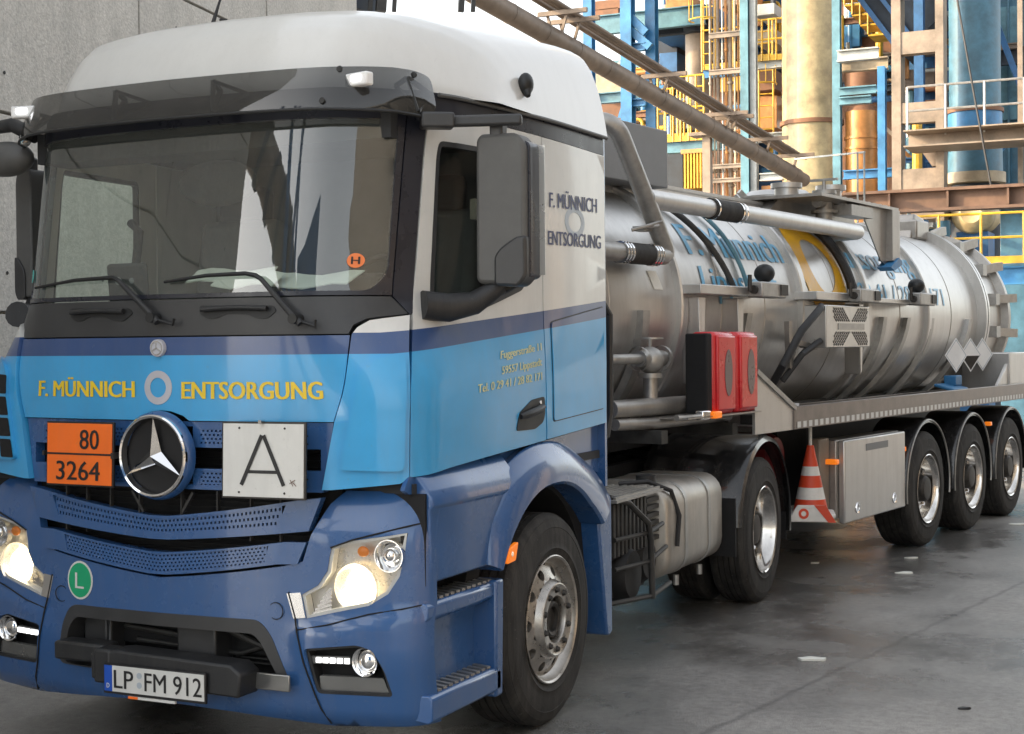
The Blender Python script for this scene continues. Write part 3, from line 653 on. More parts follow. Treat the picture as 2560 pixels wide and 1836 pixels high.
for sd in (1, -1):
    mb = MB(); mb.tube([bfn(sd*u, z)+Vector((.003*sd, -.005, 0)) for u, z in ((.625, .80), (.655, .70), (.668, .64), (.70, .52), (.738, .39), (.76, .33), (.785, .262))], .0035, 6); mb.build('panel_gap', 'void_black', bp)
    mb = MB(); mb.tube([bfn(sd*u, z)+Vector((.003*sd, -.005, 0)) for u, z in ((.665, .648), (.8, .675), (.968, .722), (1.1, .745), (1.2, .76))], .003, 6); mb.build('panel_gap', 'void_black', bp)
    mb = MB(); mb.tube([bfn(sd*u, z)+Vector((.003*sd, -.005, 0)) for u, z in ((.81, .985), (.90, 1.018), (1.0, 1.045), (1.12, 1.075), (1.22, 1.09))], .0035, 6); mb.build('panel_gap', 'void_black', bp)
    mb = MB(); c = bfn(sd*.568, .72); mb.lathe([(0, .036), (.002, .036), (.002, .0325), (0, .0325)], c+Vector((0, -.001, 0)), 'y', -1, 30); mb.build('tow_eye_cap', 'void_black', bp)
    m_ = (lambda P: ccw(P)) if sd == 1 else (lambda P: ccw(mir(P)))
    # head lamp
    back = lambda u, z: bum(u, z)+Vector((0, .07, 0))
    hb = sheet('headlight', m_(headl), back, 'reflector', truck, thick=.02, grid=.06)
    sheet('lamp_bezel', m_(headl), bum, 'plate_white', hb, holes=[ccw(grow(m_(headl), -.014))], off=-.006, thick=.06)
    sheet('lamp_lens', m_(headl), bum, 'lens_glass', hb, off=-.001, thick=.004, grid=.05)
    c = bum(sd*.905, .822)
    mb = MB(); mb.lathe([(-.008, .012), (-.004, .05), (.012, .085), (.03, .098), (.012, .1)], c+Vector((0, .045, 0)), 'y', -1, 40); mb.build('lamp_bowl', 'halo_bowl', hb)
    mb = MB(); mb.sphere(tuple(c+Vector((0, .04, 0))), .058, 24, 14, (1, .45, 1)); mb.build('dipped_beam', 'headlamp_glow', hb)
    c = bum(sd*1.045, .955)
    mb = MB(); mb.lathe([(-.02, .01), (-.012, .045), (.02, .062), (.02, .066), (-.01, .066)], c+Vector((0, .025, 0)), 'y', -1, 32); mb.sphere(tuple(c+Vector((0, .03, 0))), .03, 16, 10); mb.build('main_beam', 'chrome', hb)
    mb = MB(); mb.sphere(tuple(bum(sd*.93, .968)+Vector((0, .03, 0))), .022, 14, 8, (1.2, .6, 1)); mb.build('indicator_bulb', 'amber_plain', hb)
    mb = MB()
    for q in range(6): mb.bar(bum(sd*(.715+.012*q), .71+.016*q)+Vector((0, .03, 0)), bum(sd*(.80), .735+.016*q)+Vector((0, .03, 0)), .006, .012)
    mb.build('lamp_rib', 'chrome', hb)
    patch('lamp_trim', m_(chrc), bum, 'chrome', hb, off=.006, thick=.01)
    # fog lamp recess
    fb = sheet('fog_recess', m_(fogr), lambda u, z: bum(u, z)+Vector((0, .07, 0)), 'void_black', truck, thick=.02)
    sheet('recess_rim', m_(fogr), bum, 'black_plastic', fb, holes=[ccw(grow(m_(fogr), -.012))], off=.002, thick=.07)
    fp = rounded([(.757, .462), (1.022, .462), (1.044, .400), (.757, .400)], .006)
    sheet('lower_plate', m_(fp), bum, 'fog_mirror', fb, off=-.012, thick=.02)
    c = bum(sd*.952, .528)
    mb = MB(); mb.lathe([(-.01, .02), (.0, .045), (.03, .052), (.034, .058), (.0, .060)], c+Vector((0, .03, 0)), 'y', -1, 36); mb.sphere(tuple(c+Vector((0, .03, 0))), .045, 20, 10, (1, .55, 1)); mb.build('fog_lamp', 'chrome', fb)
    mb = MB(); mb.bar(bum(sd*.72, .527)+Vector((0, .02, 0)), bum(sd*.885, .530)+Vector((0, .02, 0)), .02, .03); dl = mb.build('daytime_lamp', 'grey_plastic', fb)
    mb = MB()
    for q in range(5): mb.bar(bum(sd*(.745+.03*q), .528)+Vector((0, .008, 0)), bum(sd*(.765+.03*q), .528)+Vector((0, .008, 0)), .008, .020)
    mb.build('light_strip', 'led_white', dl)
st = patch('round_sticker', circ(-.448, .788, .082), bfn, 'plate_white', bp, off=.003, label=None) if False else patch('round_sticker', circ(-.448, .788, .078, ry=.084), bfn, 'plate_white', bp, off=.003)
patch('sticker_disc', circ(-.448, .788, .069, ry=.075), bfn, 'sticker_green', bp, off=.0045)
lettering('sticker_letter', 'L', (-.475, -.420, .752, .822), bfn, 'plate_white', bp, off=.006, bold=.0)
# opening: frame, plates, coupling beam
ob = MB(); ob.bx(-.62, .66, .30, .33, .30, .72); oi = ob.build('bumper_opening', 'void_black', truck)
sheet('opening_rim', ccw(opn), bfn, 'cowl_plastic', oi, holes=[rounded(ccw([(-.562, .418), (.600, .404), (.50, .585), (.46, .622), (-.475, .628), (-.52, .58)]), .04)], off=.003, thick=.10)
for q in ((-.50, -.37, .16, .24, .40, .62), (.04, .24, .12, .25, .45, .65), (-.36, -.34, .15, .25, .40, .64)): mb = MB(); mb.bx(*q); mb.build('crossmember', 'cowl_plastic', oi, bevel=.01)
mb = MB(); mb.tube([(-.3, .2, .58), (.0, .2, .56), (.1, .22, .60)], .012, 8); mb.tube([(-.25, .22, .52), (.3, .22, .50), (.48, .22, .56)], .010, 8); mb.tube([(.25, .2, .60), (.5, .2, .52)], .014, 8)
for q in range(7): mb.bx(.26, .52, .235, .25, .46+.02*q, .466+.02*q)
mb.build('air_line', 'frame_grey', oi)
mb = MB(); mb.bx(.36, .645, .062, .075, .400, .468); mb.build('step_plate', 'fog_mirror', oi, bevel=.004)
mb = MB(); mb.prism([(-.255, .40), (.50, .385), (.51, .48), (.46, .515), (-.12, .53), (-.26, .51)], lambda a, b: (a-.02, -.055, b), (0, .14, 0)); pb = mb.build('plate_holder', 'black_plastic', truck, bevel=.01)
mb = MB(); mb.bx(-.52, -.25, -.01, .1, .455, .535); mb.bx(-.26, -.17, -.058, .05, .385, .53); mb.build('holder_bracket', 'black_plastic', pb, bevel=.012)
mb = MB(); mb.bx(-.19, .335, -.075, -.062, .352, .478); npf = mb.build('number_plate', 'lettering_black', truck, bevel=.003)
FP = lambda x0, y, z0: flat((x0, y, z0), (1, 0, 0), (0, 0, 1))
mb = MB(); mb.bx(-.183, .328, -.0775, -.07, .364, .472); mb.build('plate_face', 'plate_white', npf)
mb = MB(); mb.bx(-.183, -.142, -.0785, -.07, .364, .472); mb.build('plate_band', 'plate_blue', npf)
np_ = flat((0, -.0778, 0), (1, 0, 0), (0, 0, 1))
lettering('plate_lettering', 'LP', (-.132, -.030, .380, .457), np_, 'lettering_black', npf, off=.001, bold=.008)
lettering('plate_lettering', 'FM 912', (.028, .318, .380, .457), np_, 'lettering_black', npf, off=.001, bold=.008)
mb = MB(); mb.lathe([(0, .013), (.001, .013), (.001, 0)], (0, -.0775, .44), 'y', -1, 20); mb.lathe([(0, .013), (.001, .013), (.001, 0)], (0, -.0775, .40), 'y', -1, 20); mb.build('plate_seal', 'logo_grey', npf)
lettering('plate_country', 'D', (-.170, -.155, .378, .398), np_, 'plate_white', npf, off=.0015, bold=.01)
mb = MB(); mb.bx(-.06, .18, -.076, -.064, .340, .351); mb.build('dealer_strip', 'plate_white', npf)
mb = MB(); mb.bx(-.06, -.01, -.0775, -.066, .3405, .3505); mb.build('dealer_mark', 'plate_orange', npf)

# ---- hazard plate and waste plate
def turned(c, rz, rx=0): return Matrix.Translation(c) @ Matrix.Rotation(rz, 4, 'Z') @ Matrix.Rotation(rx, 4, 'X')
def plate(name, mname, W, H, c, rz, rx, edge='lettering_black'):
    T_ = turned(c, rz, rx); mb = MB(); mb.bx(-W/2-.008, W/2+.008, .004, .016, -H/2-.008, H/2+.008); mb.v = [tuple(T_ @ Vector(v)) for v in mb.v]
    o = mb.build(name, edge, truck, bevel=.002)
    mb = MB(); mb.bx(-W/2, W/2, 0, .006, -H/2, H/2); mb.v = [tuple(T_ @ Vector(v)) for v in mb.v]; mb.build('plate_face', mname, o, bevel=.001)
    return o, (lambda a, b: T_ @ Vector((a, 0, b)))
pl, fn = plate('hazard_plate', 'plate_orange', .368, .262, Vector((-.383, .012, 1.345)), R(-2.5), R(-2))
mb = MB(); mb.add([fn(-.186, -.004)+Vector((0, -.002, 0)), fn(.186, -.004)+Vector((0, -.002, 0)), fn(.186, .004)+Vector((0, -.002, 0)), fn(-.186, .004)+Vector((0, -.002, 0))], [(0, 1, 2, 3)]); mb.build('plate_bar', 'lettering_black', pl)
lettering('plate_number', '80', (.005, .115, .022, .106), fn, 'lettering_black', pl, off=.002, bold=.012)
lettering('plate_number', '3264', (-.128, .122, -.112, -.030), fn, 'lettering_black', pl, off=.002, bold=.012)
mb = MB(); mb.bx(-.21, -.20, -.004, .05, -.01, .01); mb.bx(.19, .205, -.012, .05, -.015, .01); mb.v = [tuple(turned(Vector((-.383, .012, 1.345)), R(-2.5)) @ Vector(v)) for v in mb.v]; mb.build('plate_hinge', 'hub_iron', pl)
pl, fn = plate('waste_plate', 'plate_white', .372, .296, Vector((.560, .02, 1.340)), R(4), R(-2), 'hub_iron')
mb = MB()
Q = lambda a, b: fn(a, b)+Vector((0, -.003, 0))
def stroke(a, b, wd):
    a, b = Vector(a), Vector(b); d = (b-a).normalized(); nn = Vector((-d.y, d.x))*wd/2
    mb.add([Q(*(a-nn)), Q(*(b-nn)), Q(*(b+nn)), Q(*(a+nn))], [(0, 1, 2, 3)])
stroke((-.098, -.100), (-.004, .102), .017); stroke((.098, -.100), (.004, .102), .017); stroke((-.066, -.046), (.066, -.046), .013)
mb.build('plate_letter', 'lettering_black', pl)
mb = MB()
for a in (-.11, .10):
    for b in (-.13, .13): mb.lathe([(0, .005), (.003, .004), (.003, 0)], fn(a, b), 'y', -1, 10)
mb.build('plate_screw', 'hub_iron', pl)
mb = MB()
for a, b, c_, d_ in ((.125, -.09, .150, -.075), (.128, -.075, .140, -.10), (.14, -.085, .155, -.10)): stroke((a, b), (c_, d_), .003)
mb.build('rust_scratch', 'plant_rust', pl)
mb = MB(); mb.bx(.55, .565, .005, .03, 1.488, 1.503); mb.build('plate_clip', 'chrome', pl)

# ---- lower sides: skirts, steps, arches
for sd in (1, -1):
    def sx(mb): 
        if sd == -1: mb.v = [(-a, b, c) for a, b, c in mb.v]
        return mb
    # skirt under the door with its rounded ledge
    prof = [(1.10, 1.30), (1.135, 1.262), (1.165, 1.225), (1.192, 1.185), (1.196, 1.15), (1.185, 1.135), (1.185, .99), (1.182, .845), (1.15, .83), (1.10, .83)]
    mb = MB(); V = []; F = []; ys = [.285, .30, .6, .9, 1.00, 1.07]
    for y in ys:
        for i, (x, z) in enumerate(prof):
            e = .01 if y == .285 else 0
            zz = z; yy = y
            if y > .8: yy = y-(.0 if z > 1.14 else (1.14-z)*.62)
            V.append((x-e, yy, zz+ (.03*(y-.3) if z > 1.2 else 0)))
    n = len(prof)
    for i in range(len(ys)-1):
        for j in range(n-1): F.append((i*n+j, (i+1)*n+j, (i+1)*n+j+1, i*n+j+1))
    F += [tuple(range(n)), tuple((len(ys)-1)*n+j for j in range(n))]
    mb.add(V, F); sx(mb).build('door_skirt', 'dark_blue_paint', truck, bevel=.006)
    mb = MB(); mb.prism([(.20, 1.22), (.24, 1.27), (1.2, 1.31), (2.27, 1.37), (2.27, 1.12), (1.9, 1.20), (1.4, 1.30), (.9, 1.20), (.24, 1.20)], lambda y, z: (1.09, y, z), (.02, 0, 0)); sx(mb).build('cab_sill', 'dark_blue_paint', truck)
    mb = MB(); mb.bx(.96, 1.00, .28, .97, .30, 1.2); mb.bx(1.0, 1.165, .268, .284, .83, 1.20); sx(mb).build('step_well', 'void_black', truck)
    # steps
    for z, y0, y1, x1 in ((.762, .25, .93, 1.185), (.392, .25, .885, 1.20)):
        mb = MB(); mb.prism([(1.03, z-.02), (1.03, z), (x1-.015, z), (x1, z-.015), (x1, z-.10 if z < .5 else z-.06), (x1-.02, z-.115 if z < .5 else z-.08), (1.06, z-.10 if z < .5 else z-.06)], lambda a, b: (a, y0, b), (0, y1-y0, 0)); sp_ = sx(mb).build('step', 'dark_blue_paint', truck, bevel=.006)
        mb = MB()
        for q in range(11): mb.bar((1.05, y0+.14+.05*q, z+.006), (x1-.02, y0+.10+.05*q, z+.006), .022, .01)
        sx(mb).build('step_tread', 'galvanised', sp_)
    mb = MB(); mb.prism([(1.02, .36), (1.02, .70), (1.10, .70), (1.085, .60), (1.095, .36)], lambda a, b: (a, .27, b), (0, .60, 0)); sx(mb).build('step_riser', 'dark_blue_paint', truck, bevel=.01)
    mb = MB(); mb.prism([(.835, .26), (.905, .26), (.925, .77), (.845, .77)], lambda y, z: (1.02, y, z), (.18, 0, 0)); sx(mb).build('step_post', 'dark_blue_paint', truck, bevel=.012)
    # wheel arch
    cy, cz = 1.44, .5; mb = MB(); V = []; F = []; A = np.linspace(152, 33, 30)
    for t in A:
        c_, s_ = cos(R(t)), sin(R(t)); ro = np.interp(t, [33, 45, 60, 90, 120, 140, 152], [.94, .90, .855, .835, .845, .80, .74]); rl = np.interp(t, [33, 50, 90, 152], [.70, .655, .635, .665])
        xo = np.interp(t, [33, 50, 130, 140, 152], [1.17, 1.16, 1.15, 1.17, 1.185])
        for x, r in ((1.02, rl+.01), (1.222, rl), (1.236, rl+.012), (1.232, rl+(ro-rl)*.42), (1.218, rl+(ro-rl)*.62), (xo+.02, ro-.012), (xo, ro), (1.08, ro-.02)): V.append((x, cy+r*c_, cz+r*s_))
    for i in range(len(A)-1):
        for j in range(7): F.append((i*8+j, i*8+j+1, (i+1)*8+j+1, (i+1)*8+j))
    F += [tuple(range(8)), tuple((len(A)-1)*8+j for j in range(8))]
    mb.add(V, F); sx(mb).build('wheel_arch', 'dark_blue_paint', truck, ang=42)
    mb = MB(); mb.prism([(cy+.63*cos(R(t)), cz+.63*sin(R(t))) for t in np.linspace(-5, 160, 24)]+[(cy+.75*cos(R(t)), cz+.75*sin(R(t))) for t in np.linspace(160, -5, 24)], lambda y, z: (.70, y, z), (.40, 0, 0)); sx(mb).build('arch_liner', 'void_black', truck)
    mb = MB(); mb.prism(rounded([(.905, .862), (1.055, .852), (1.06, .942), (.925, .92)], .012) if False else rounded([(.868, .84), (.955, .845), (.985, .925), (.90, .905)], .012), lambda y, z: (1.222, y, z), (.022, 0, 0)); il = sx(mb).build('side_indicator', 'amber_lens', truck, bevel=.006)
    mb = MB(); mb.sphere((1.240, .92, .878), .013, 12, 8, (.6, 1, 1)); sx(mb).build('indicator_bulb', 'halo_bowl', il)
    # rear spray flap of the front wheel
    mb = MB(); mb.prism([(2.02, 1.03), (2.10, 1.05), (2.20, 1.02), (2.225, .99), (2.225, .30), (2.19, .285), (2.15, .292)], lambda y, z: (1.03, y, z), (.17, 0, 0)); mf = sx(mb).build('spray_flap', 'dark_blue_paint', truck, bevel=.012)
    mb = MB(); mb.bx(1.0, 1.16, 2.235, 2.265, .34, .95); sx(mb).build('flap_rubber', 'grey_plastic', mf)
    mb = MB(); mb.lathe([(0, .035), (.012, .03), (.012, 0)], (1.13, 2.236, .43), 'x', 1, 16); sx(mb).build('flap_reflector', 'red_lens', mf)

# ---- wheels
def hole_band(mb, c, sg, a0, r0, a1, r1, n, hr, depth=.03, rot=0):
    """conical band (a0,r0)->(a1,r1) with n round hand holes"""
    def P(t, s): 
        a = a0+(a1-a0)*s; r = r0+(r1-r0)*s
        return Vector(c)+Vector((a*sg, r*cos(t), r*sin(t)))
    L = math.hypot(a1-a0, r1-r0); rm = (r0+r1)/2; dt = 2*pi/n; N = 20
    for k in range(n):
        tc = rot+k*dt; O = []; I = []; B = []
        for q in range(N):
            w_ = 2*pi*q/N; cx, cy = cos(w_), sin(w_); m_ = max(abs(cx), abs(cy)); O.append((tc+cx/m_*dt/2, .5+cy/m_*.5)); I.append((tc+cx*hr/rm, .5+cy*hr/L))
        ov = [P(*p) for p in O]; iv = [P(*p) for p in I]; bv = [p-Vector((sg*depth, 0, 0)) for p in iv]
        F = [(q, (q+1) % N, N+(q+1) % N, N+q) for q in range(N)]+[(N+q, N+(q+1) % N, 2*N+(q+1) % N, 2*N+q) for q in range(N)]
        mb.add(ov+iv+bv, F)
def wheel(parent, x, y, sg, style, R_=.5):
    """x is the outer face of the tyre"""
    c = (x, y, .5); W = {'steer': .30, 'drive': .58, 'trailer': .36}[style]
    def tyre_prof(w0, w1):
        b = -w0
        return [(b-.03, .286), (b-.012, .295), (b-.008, .31), (b+.002, .33), (b+.006, .335), (b+.002, .34), (b, .365), (b+.0005, .40), (b-.004, .43), (b-.002, .432), (b-.008, .45), (b-.014, .470), (b-.016, .4705), (b-.026, .487), (b-.045, .497)]+\
            sum([[(b-.045-(w1-w0-.09)*(i+.0)/5, .4995), (b-.045-(w1-w0-.09)*(i+.82)/5, .4995), (b-.045-(w1-w0-.09)*(i+.83)/5, .488), (b-.045-(w1-w0-.09)*(i+.99)/5, .488)] for i in range(5)], [])+\
            [(-w1+.03, .49), (-w1+.01, .46), (-w1, .40), (-w1+.01, .33), (-w1+.04, .286)]
    mb = MB()
    if style == 'steer':
        mb.lathe([(-.012, .300), (.0, .302), (.003, .297), (-.004, .288), (-.03, .282), (-.045, .268), (-.045, .262)], c, 'x', sg, 60)
        hole_band(mb, c, sg, -.045, .262, -.010, .188, 10, .026)
        mb.lathe([(-.010, .188), (.012, .180), (.024, .172), (.026, .166), (.022, .160), (.018, .112), (.010, .108), (-.06, .106)], c, 'x', sg, 60)
        mb.lathe([(-.05, .285), (-.26, .285)], c, 'x', sg, 40)
    elif style == 'drive':
        mb.lathe([(-.012, .300), (.0, .302), (.003, .297), (-.004, .288), (-.03, .282), (-.06, .262), (-.12, .258), (-.165, .25)], c, 'x', sg, 60)
        hole_band(mb, c, sg, -.165, .25, -.168, .17, 10, .026)
        mb.lathe([(-.168, .17), (-.168, .11)], c, 'x', sg, 60)
    else:
        mb.lathe([(-.012, .300), (.0, .302), (.003, .297), (-.004, .288), (-.03, .282), (-.05, .262), (-.10, .258), (-.125, .25)], c, 'x', sg, 60)
        hole_band(mb, c, sg, -.125, .25, -.118, .172, 10, .026)
        mb.lathe([(-.118, .172), (-.116, .115)], c, 'x', sg, 60)
    w_ = mb.build('wheel', 'steel_rim' if style == 'steer' else 'chrome_rim', parent)
    mb = MB(); mb.lathe(tyre_prof(0, W if style != 'drive' else .28), c, 'x', sg, 72)
    if style == 'drive': mb.lathe(tyre_prof(.32, .60), c, 'x', sg, 72)
    mb.build('tyre', 'rubber', w_)
    mb = MB()
    if style == 'steer':
        mb.lathe([(-.055, .106), (-.05, .09), (.0, .085), (.006, .075), (.0, .06), (-.02, .058), (-.02, 0)], c, 'x', sg, 36); nr, na, nb = .140, .018, .033
    elif style == 'drive':
        mb.lathe([(-.168, .118), (-.09, .112), (-.06, .10), (-.05, .06), (-.055, 0)], c, 'x', sg, 36); nr, na, nb = .145, -.168, -.135
    else:
        mb.lathe([(-.117, .12), (-.03, .112), (-.01, .095), (-.005, .05), (-.008, 0)], c, 'x', sg, 36); nr, na, nb = .145, -.117, -.085
    mb.build('hub', 'hub_iron', w_)
    for k in range(10 if sg == 1 else 0):
        mb = MB(); t = 2*pi*(k+.5)/10; p = Vector((c[0], c[1]+nr*cos(t), c[2]+nr*sin(t)))
        mb.lathe([(na, .017), (na+.004, .016), (nb-.014, .0145), (nb, .011), (nb, 0)], p, 'x', sg, 6 if style != 'steer' else 12); mb.build('wheel_nut', 'hub_iron' if style != 'trailer' else 'steel_rim', w_)
    return w_
for sd in (1, -1):
    wheel(truck, sd*1.205, 1.44, sd, 'steer'); wheel(truck, sd*1.225, 5.05, sd, 'drive')

# ---- chassis behind the cab
mb = MB()
for s_ in (-1, 1): mb.bx(s_*.38, s_*.46, .5, 6.1, .72, .99)
for y in (1.0, 2.4, 3.2, 4.2, 5.9): mb.bx(-.38, .38, y, y+.1, .74, .96)
mb.build('chassis_rail', 'frame_dark', truck)
mb = MB(); mb.tube([(-1.0, 1.44, .5), (1.0, 1.44, .5)], .09, 12); mb.tube([(-.9, 5.05, .5), (.9, 5.05, .5)], .12, 12); mb.sphere((0, 5.05, .5), .28, 16, 10); mb.build('axle', 'frame_dark', truck)
mb = MB(); mb.bx(-.45, .45, .6, 2.3, .45, 1.2); mb.bx(-.4, .4, 2.3, 3.0, .5, .9); mb.build('engine', 'frame_dark', truck, bevel=.03)
mb = MB(); mb.prism(rounded([(-.45, 4.0), (.45, 4.0), (.45, 4.9), (.15, 5.3), (-.15, 5.3), (-.45, 4.9)], .1), lambda a, b: (a, b, 1.08), (0, 0, .07)); mb.build('fifth_wheel', 'frame_dark', truck)
mb = MB(); mb.bx(-.9, .9, 2.45, 2.55, 1.05, 1.10); mb.bx(-1.0, -.9, 2.4, 2.5, .9, 2.6); mb.tube([(.95, 2.40, 1.02), (.95, 2.45, 1.5), (.97, 2.45, 2.02), (.97, 2.38, 2.10), (1.0, 2.30, 2.10)], .022, 10); mb.tube([(1.08, 2.40, 2.02), (1.10, 2.46, 1.95), (1.10, 2.46, 1.42), (1.10, 2.40, 1.30)], .022, 10); mb.build('air_intake_stack', 'black_plastic', truck)
mb = MB()
for i in range(4):
    x = .3+.14*i; mb.tube([(x, 2.32, 1.35+.05*i), (x, 2.50, 1.2), (x-.15, 2.75, 1.15+.04*i), (x-.25, 3.1, 1.35)], .018, 8)
mb.build('suzi_coil', 'cable_black', truck)
mb = MB(); mb.sphere((.82, 2.75, 1.17), .06, 14, 8, (.8, 2.0, .35)); mb.bx(.8, .84, 2.72, 2.78, 1.02, 1.15); mb.build('work_lamp', 'led_white', truck)
# battery and air tank carrier
mb = MB(); mb.bx(.62, 1.10, 2.45, 3.02, .62, .94); mb.bx(.62, 1.06, 2.46, 3.1, .40, .60); bt = mb.build('battery_box', 'frame_dark', truck, bevel=.02)
mb = MB()
for q in range(9): mb.bx(1.09, 1.115, 2.47+.06*q, 2.50+.06*q, .64, .93)
for q in range(8): mb.bx(.64+.055*q, .67+.055*q, 2.42, 2.455, .64, .93)
mb.build('battery_fin', 'frame_grey', bt, bevel=.004)
mb = MB(); mb.bx(.60, 1.16, 2.40, 3.14, .945, .96)
for q in range(14): mb.bar((.62+.04*q, 2.42, .965), (.62+.04*q, 3.12, .965), .012, .02)
mb.build('catwalk_grid', 'galvanised', bt)
mb = MB(); mb.tube([(1.10, 2.44, .97), (1.15, 2.60, .93), (1.19, 2.80, .80), (1.19, 2.84, .70), (1.19, 2.86, .37)], .018, 10); mb.tube([(1.12, 2.46, .74), (1.18, 2.84, .74), (1.16, 3.12, .76)], .013, 8); mb.tube([(1.12, 2.46, .58), (1.18, 2.84, .58), (1.16, 3.18, .62)], .013, 8); mb.tube([(1.10, 2.44, .40), (1.19, 2.86, .385), (1.16, 3.24, .40)], .014, 8); mb.build('guard_rail', 'frame_grey', bt)
mb = MB(); mb.lathe([(0, .0), (.0, .13), (.05, .16), (.42, .16), (.47, .13), (.47, 0)], (.66, 2.72, .52), 'x', 1, 28); mb.lathe([(0, 0), (0, .12), (.03, .14), (.40, .14), (.44, .11), (.44, 0)], (.66, 3.06, .56), 'x', 1, 28); mb.build('air_tank', 'frame_dark', bt)
mb = MB()
for q in range(7): mb.bx(1.085, 1.11, 3.00, 3.20, .66+.045*q, .685+.045*q)
mb.build('cooler_fin', 'frame_grey', bt)
# fuel tank
def rrect(w0, h0, r, n=6):
    o = []
    for cx, cy, a in ((w0/2-r, h0/2-r, 0), (-w0/2+r, h0/2-r, 90), (-w0/2+r, -h0/2+r, 180), (w0/2-r, -h0/2+r, 270)):
        for k in range(n+1): t = R(a+90*k/n); o.append((cx+r*cos(t), cy+r*sin(t)))
    return o
def fuel_tank(sd):
    mb = MB(); prof = rrect(.62, .55, .13)
    V = []; F = []; ys = [(3.22, .90), (3.235, .97), (3.27, 1), (4.24, 1), (4.275, .97), (4.29, .90)]
    for y, k in ys:
        for a, b in prof: V.append((sd*(.855+a*k), y, .685+b*k))
    n = len(prof)
    for i in range(len(ys)-1):
        for j in range(n): F.append((i*n+j, i*n+(j+1) % n, (i+1)*n+(j+1) % n, (i+1)*n+j))
    F += [tuple(range(n)), tuple(5*n+j for j in range(n))]; mb.add(V, F); ft = mb.build('fuel_tank', 'aluminium_tank', truck, ang=45)
    for y in (3.50, 3.95):
        mb = MB(); V = []; F = []
        for yy in (y, y+.05):
            for a, b in rrect(.632, .562, .135): V.append((sd*(.855+a), yy, .685+b))
        for j in range(n): F.append((j, (j+1) % n, n+(j+1) % n, n+j))
        F += [tuple(range(n)), tuple(n+j for j in range(n))]; mb.add(V, F); mb.build('tank_strap', 'galvanised', ft)
        mb = MB(); mb.tube([(sd*1.10, y+.025, .40), (sd*1.10, y+.025, .34)], .018, 8); mb.build('strap_bolt', 'galvanised', ft)
    mb = MB(); mb.lathe([(0, .06), (.05, .06), (.05, 0)], (sd*.95, 3.42, .955), 'z', 1, 20); mb.build('filler_cap', 'black_plastic', ft)
    mb = MB(); mb.tube([(sd*.9, 3.1, .98), (sd*1.05, 3.18, .99), (sd*1.15, 3.30, .93), (sd*1.18, 3.36, .78), (sd*1.175, 3.33, .60)], .014, 8); mb.build('fuel_hose', 'cable_black', ft)
fuel_tank(1); fuel_tank(-1)
for sd in (1, -1):
    # drive mudguard in three pieces
    mb = MB(); V = []; F = []; A = np.linspace(172, -8, 44)
    for t in A:
        r = .60+.03*max(0, cos(R(t-90)))
        for x, rr in ((.52, r+.03), (1.20, r+.03), (1.235, r+.012), (1.245, r-.02), (1.235, r-.022), (1.19, r+.012), (.53, r+.012)):
            V.append((sd*x, 5.05+rr*cos(R(t))*1.08, .5+rr*sin(R(t))))
    for i in range(len(A)-1):
        for j in range(7): F.append((i*7+j, i*7+(j+1) % 7, (i+1)*7+(j+1) % 7, (i+1)*7+j))
    F += [tuple(range(7)), tuple((len(A)-1)*7+j for j in range(7))]
    mb.add(V, F); mg = mb.build('mudguard', 'gloss_black', truck)
    mb = MB(); mb.bx(sd*.53, sd*1.22, 4.36, 4.38, .40, .78); mb.build('mud_flap', 'void_black', mg)
    mb = MB(); mb.bx(sd*.60, sd*1.20, 5.70, 5.72, .35, .55); mb.build('mud_flap', 'void_black', mg)
mb = MB(); mb.bx(-.95, -.4, 2.6, 4.2, .45, .95); mb.build('silencer', 'frame_dark', truck, bevel=.04)

# ================================================================== THE TANK TRAILER
TH = R(8.5)
tr = empty('tank_trailer', (0, 4.55, 0), -TH)
tag(tr, 'stainless steel vacuum tank trailer with red extinguisher boxes, coupled behind the blue truck', 'tank trailer')
TR_, TZ = .875, 2.035
cyl = lambda t, y, r=TR_: Vector((r*cos(t), y, TZ+r*sin(t)))
mb = MB()
prof = [(-1.30, 0), (-1.29, .25), (-1.25, .50), (-1.18, .70), (-1.08, .82), (-1.0, .86), (-.94, TR_)]+[(y, TR_) for y in np.linspace(-.6, 6.5, 20)]+[(6.75, TR_)]
mb.lathe(prof, (0, 0, TZ), 'y', 1, 96); tank = mb.build('tank_shell', 'stainless', tr)
mb = MB(); mb.lathe([(6.68, TR_), (6.68, .97), (6.73, .97), (6.73, .90), (6.76, .90), (6.76, .97), (6.81, .97), (6.81, .92), (6.95, .89), (7.58, .87)], (0, 0, TZ), 'y', 1, 80); mb.build('rear_flange', 'stainless', tank)
mb = MB(); mb.lathe([(6.735, .94), (6.755, .94)], (0, 0, TZ), 'y', 1, 72); mb.build('flange_seal', 'void_black', tank)
mb = MB(); mb.lathe([(7.56, .86), (7.58, .95), (7.66, .95), (7.70, .84), (7.86, .62), (7.96, .3), (8.0, 0)], (0, 0, TZ), 'y', 1, 72); mb.build('rear_door', 'stainless_dull', tank)
for y, h, wd in ((-.02, .05, .09), (2.02, .05, .10), (3.45, .04, .08), (5.02, .05, .09)):
    mb = MB(); mb.lathe([(y-wd/2, TR_-.005), (y-wd/2, TR_+h*.8), (y-wd/2+.01, TR_+h), (y+wd/2-.01, TR_+h), (y+wd/2, TR_+h*.8), (y+wd/2, TR_-.005)], (0, 0, TZ), 'y', 1, 96); mb.build('stiffener_ring', 'stainless', tank)
for y in (-.94, .62, 1.35, 2.75, 4.3, 5.8):
    mb = MB(); mb.lathe([(y-.006, TR_-.002), (y, TR_+.004), (y+.006, TR_-.002)], (0, 0, TZ), 'y', 1, 96); mb.build('weld_seam', 'stainless_dull', tank)
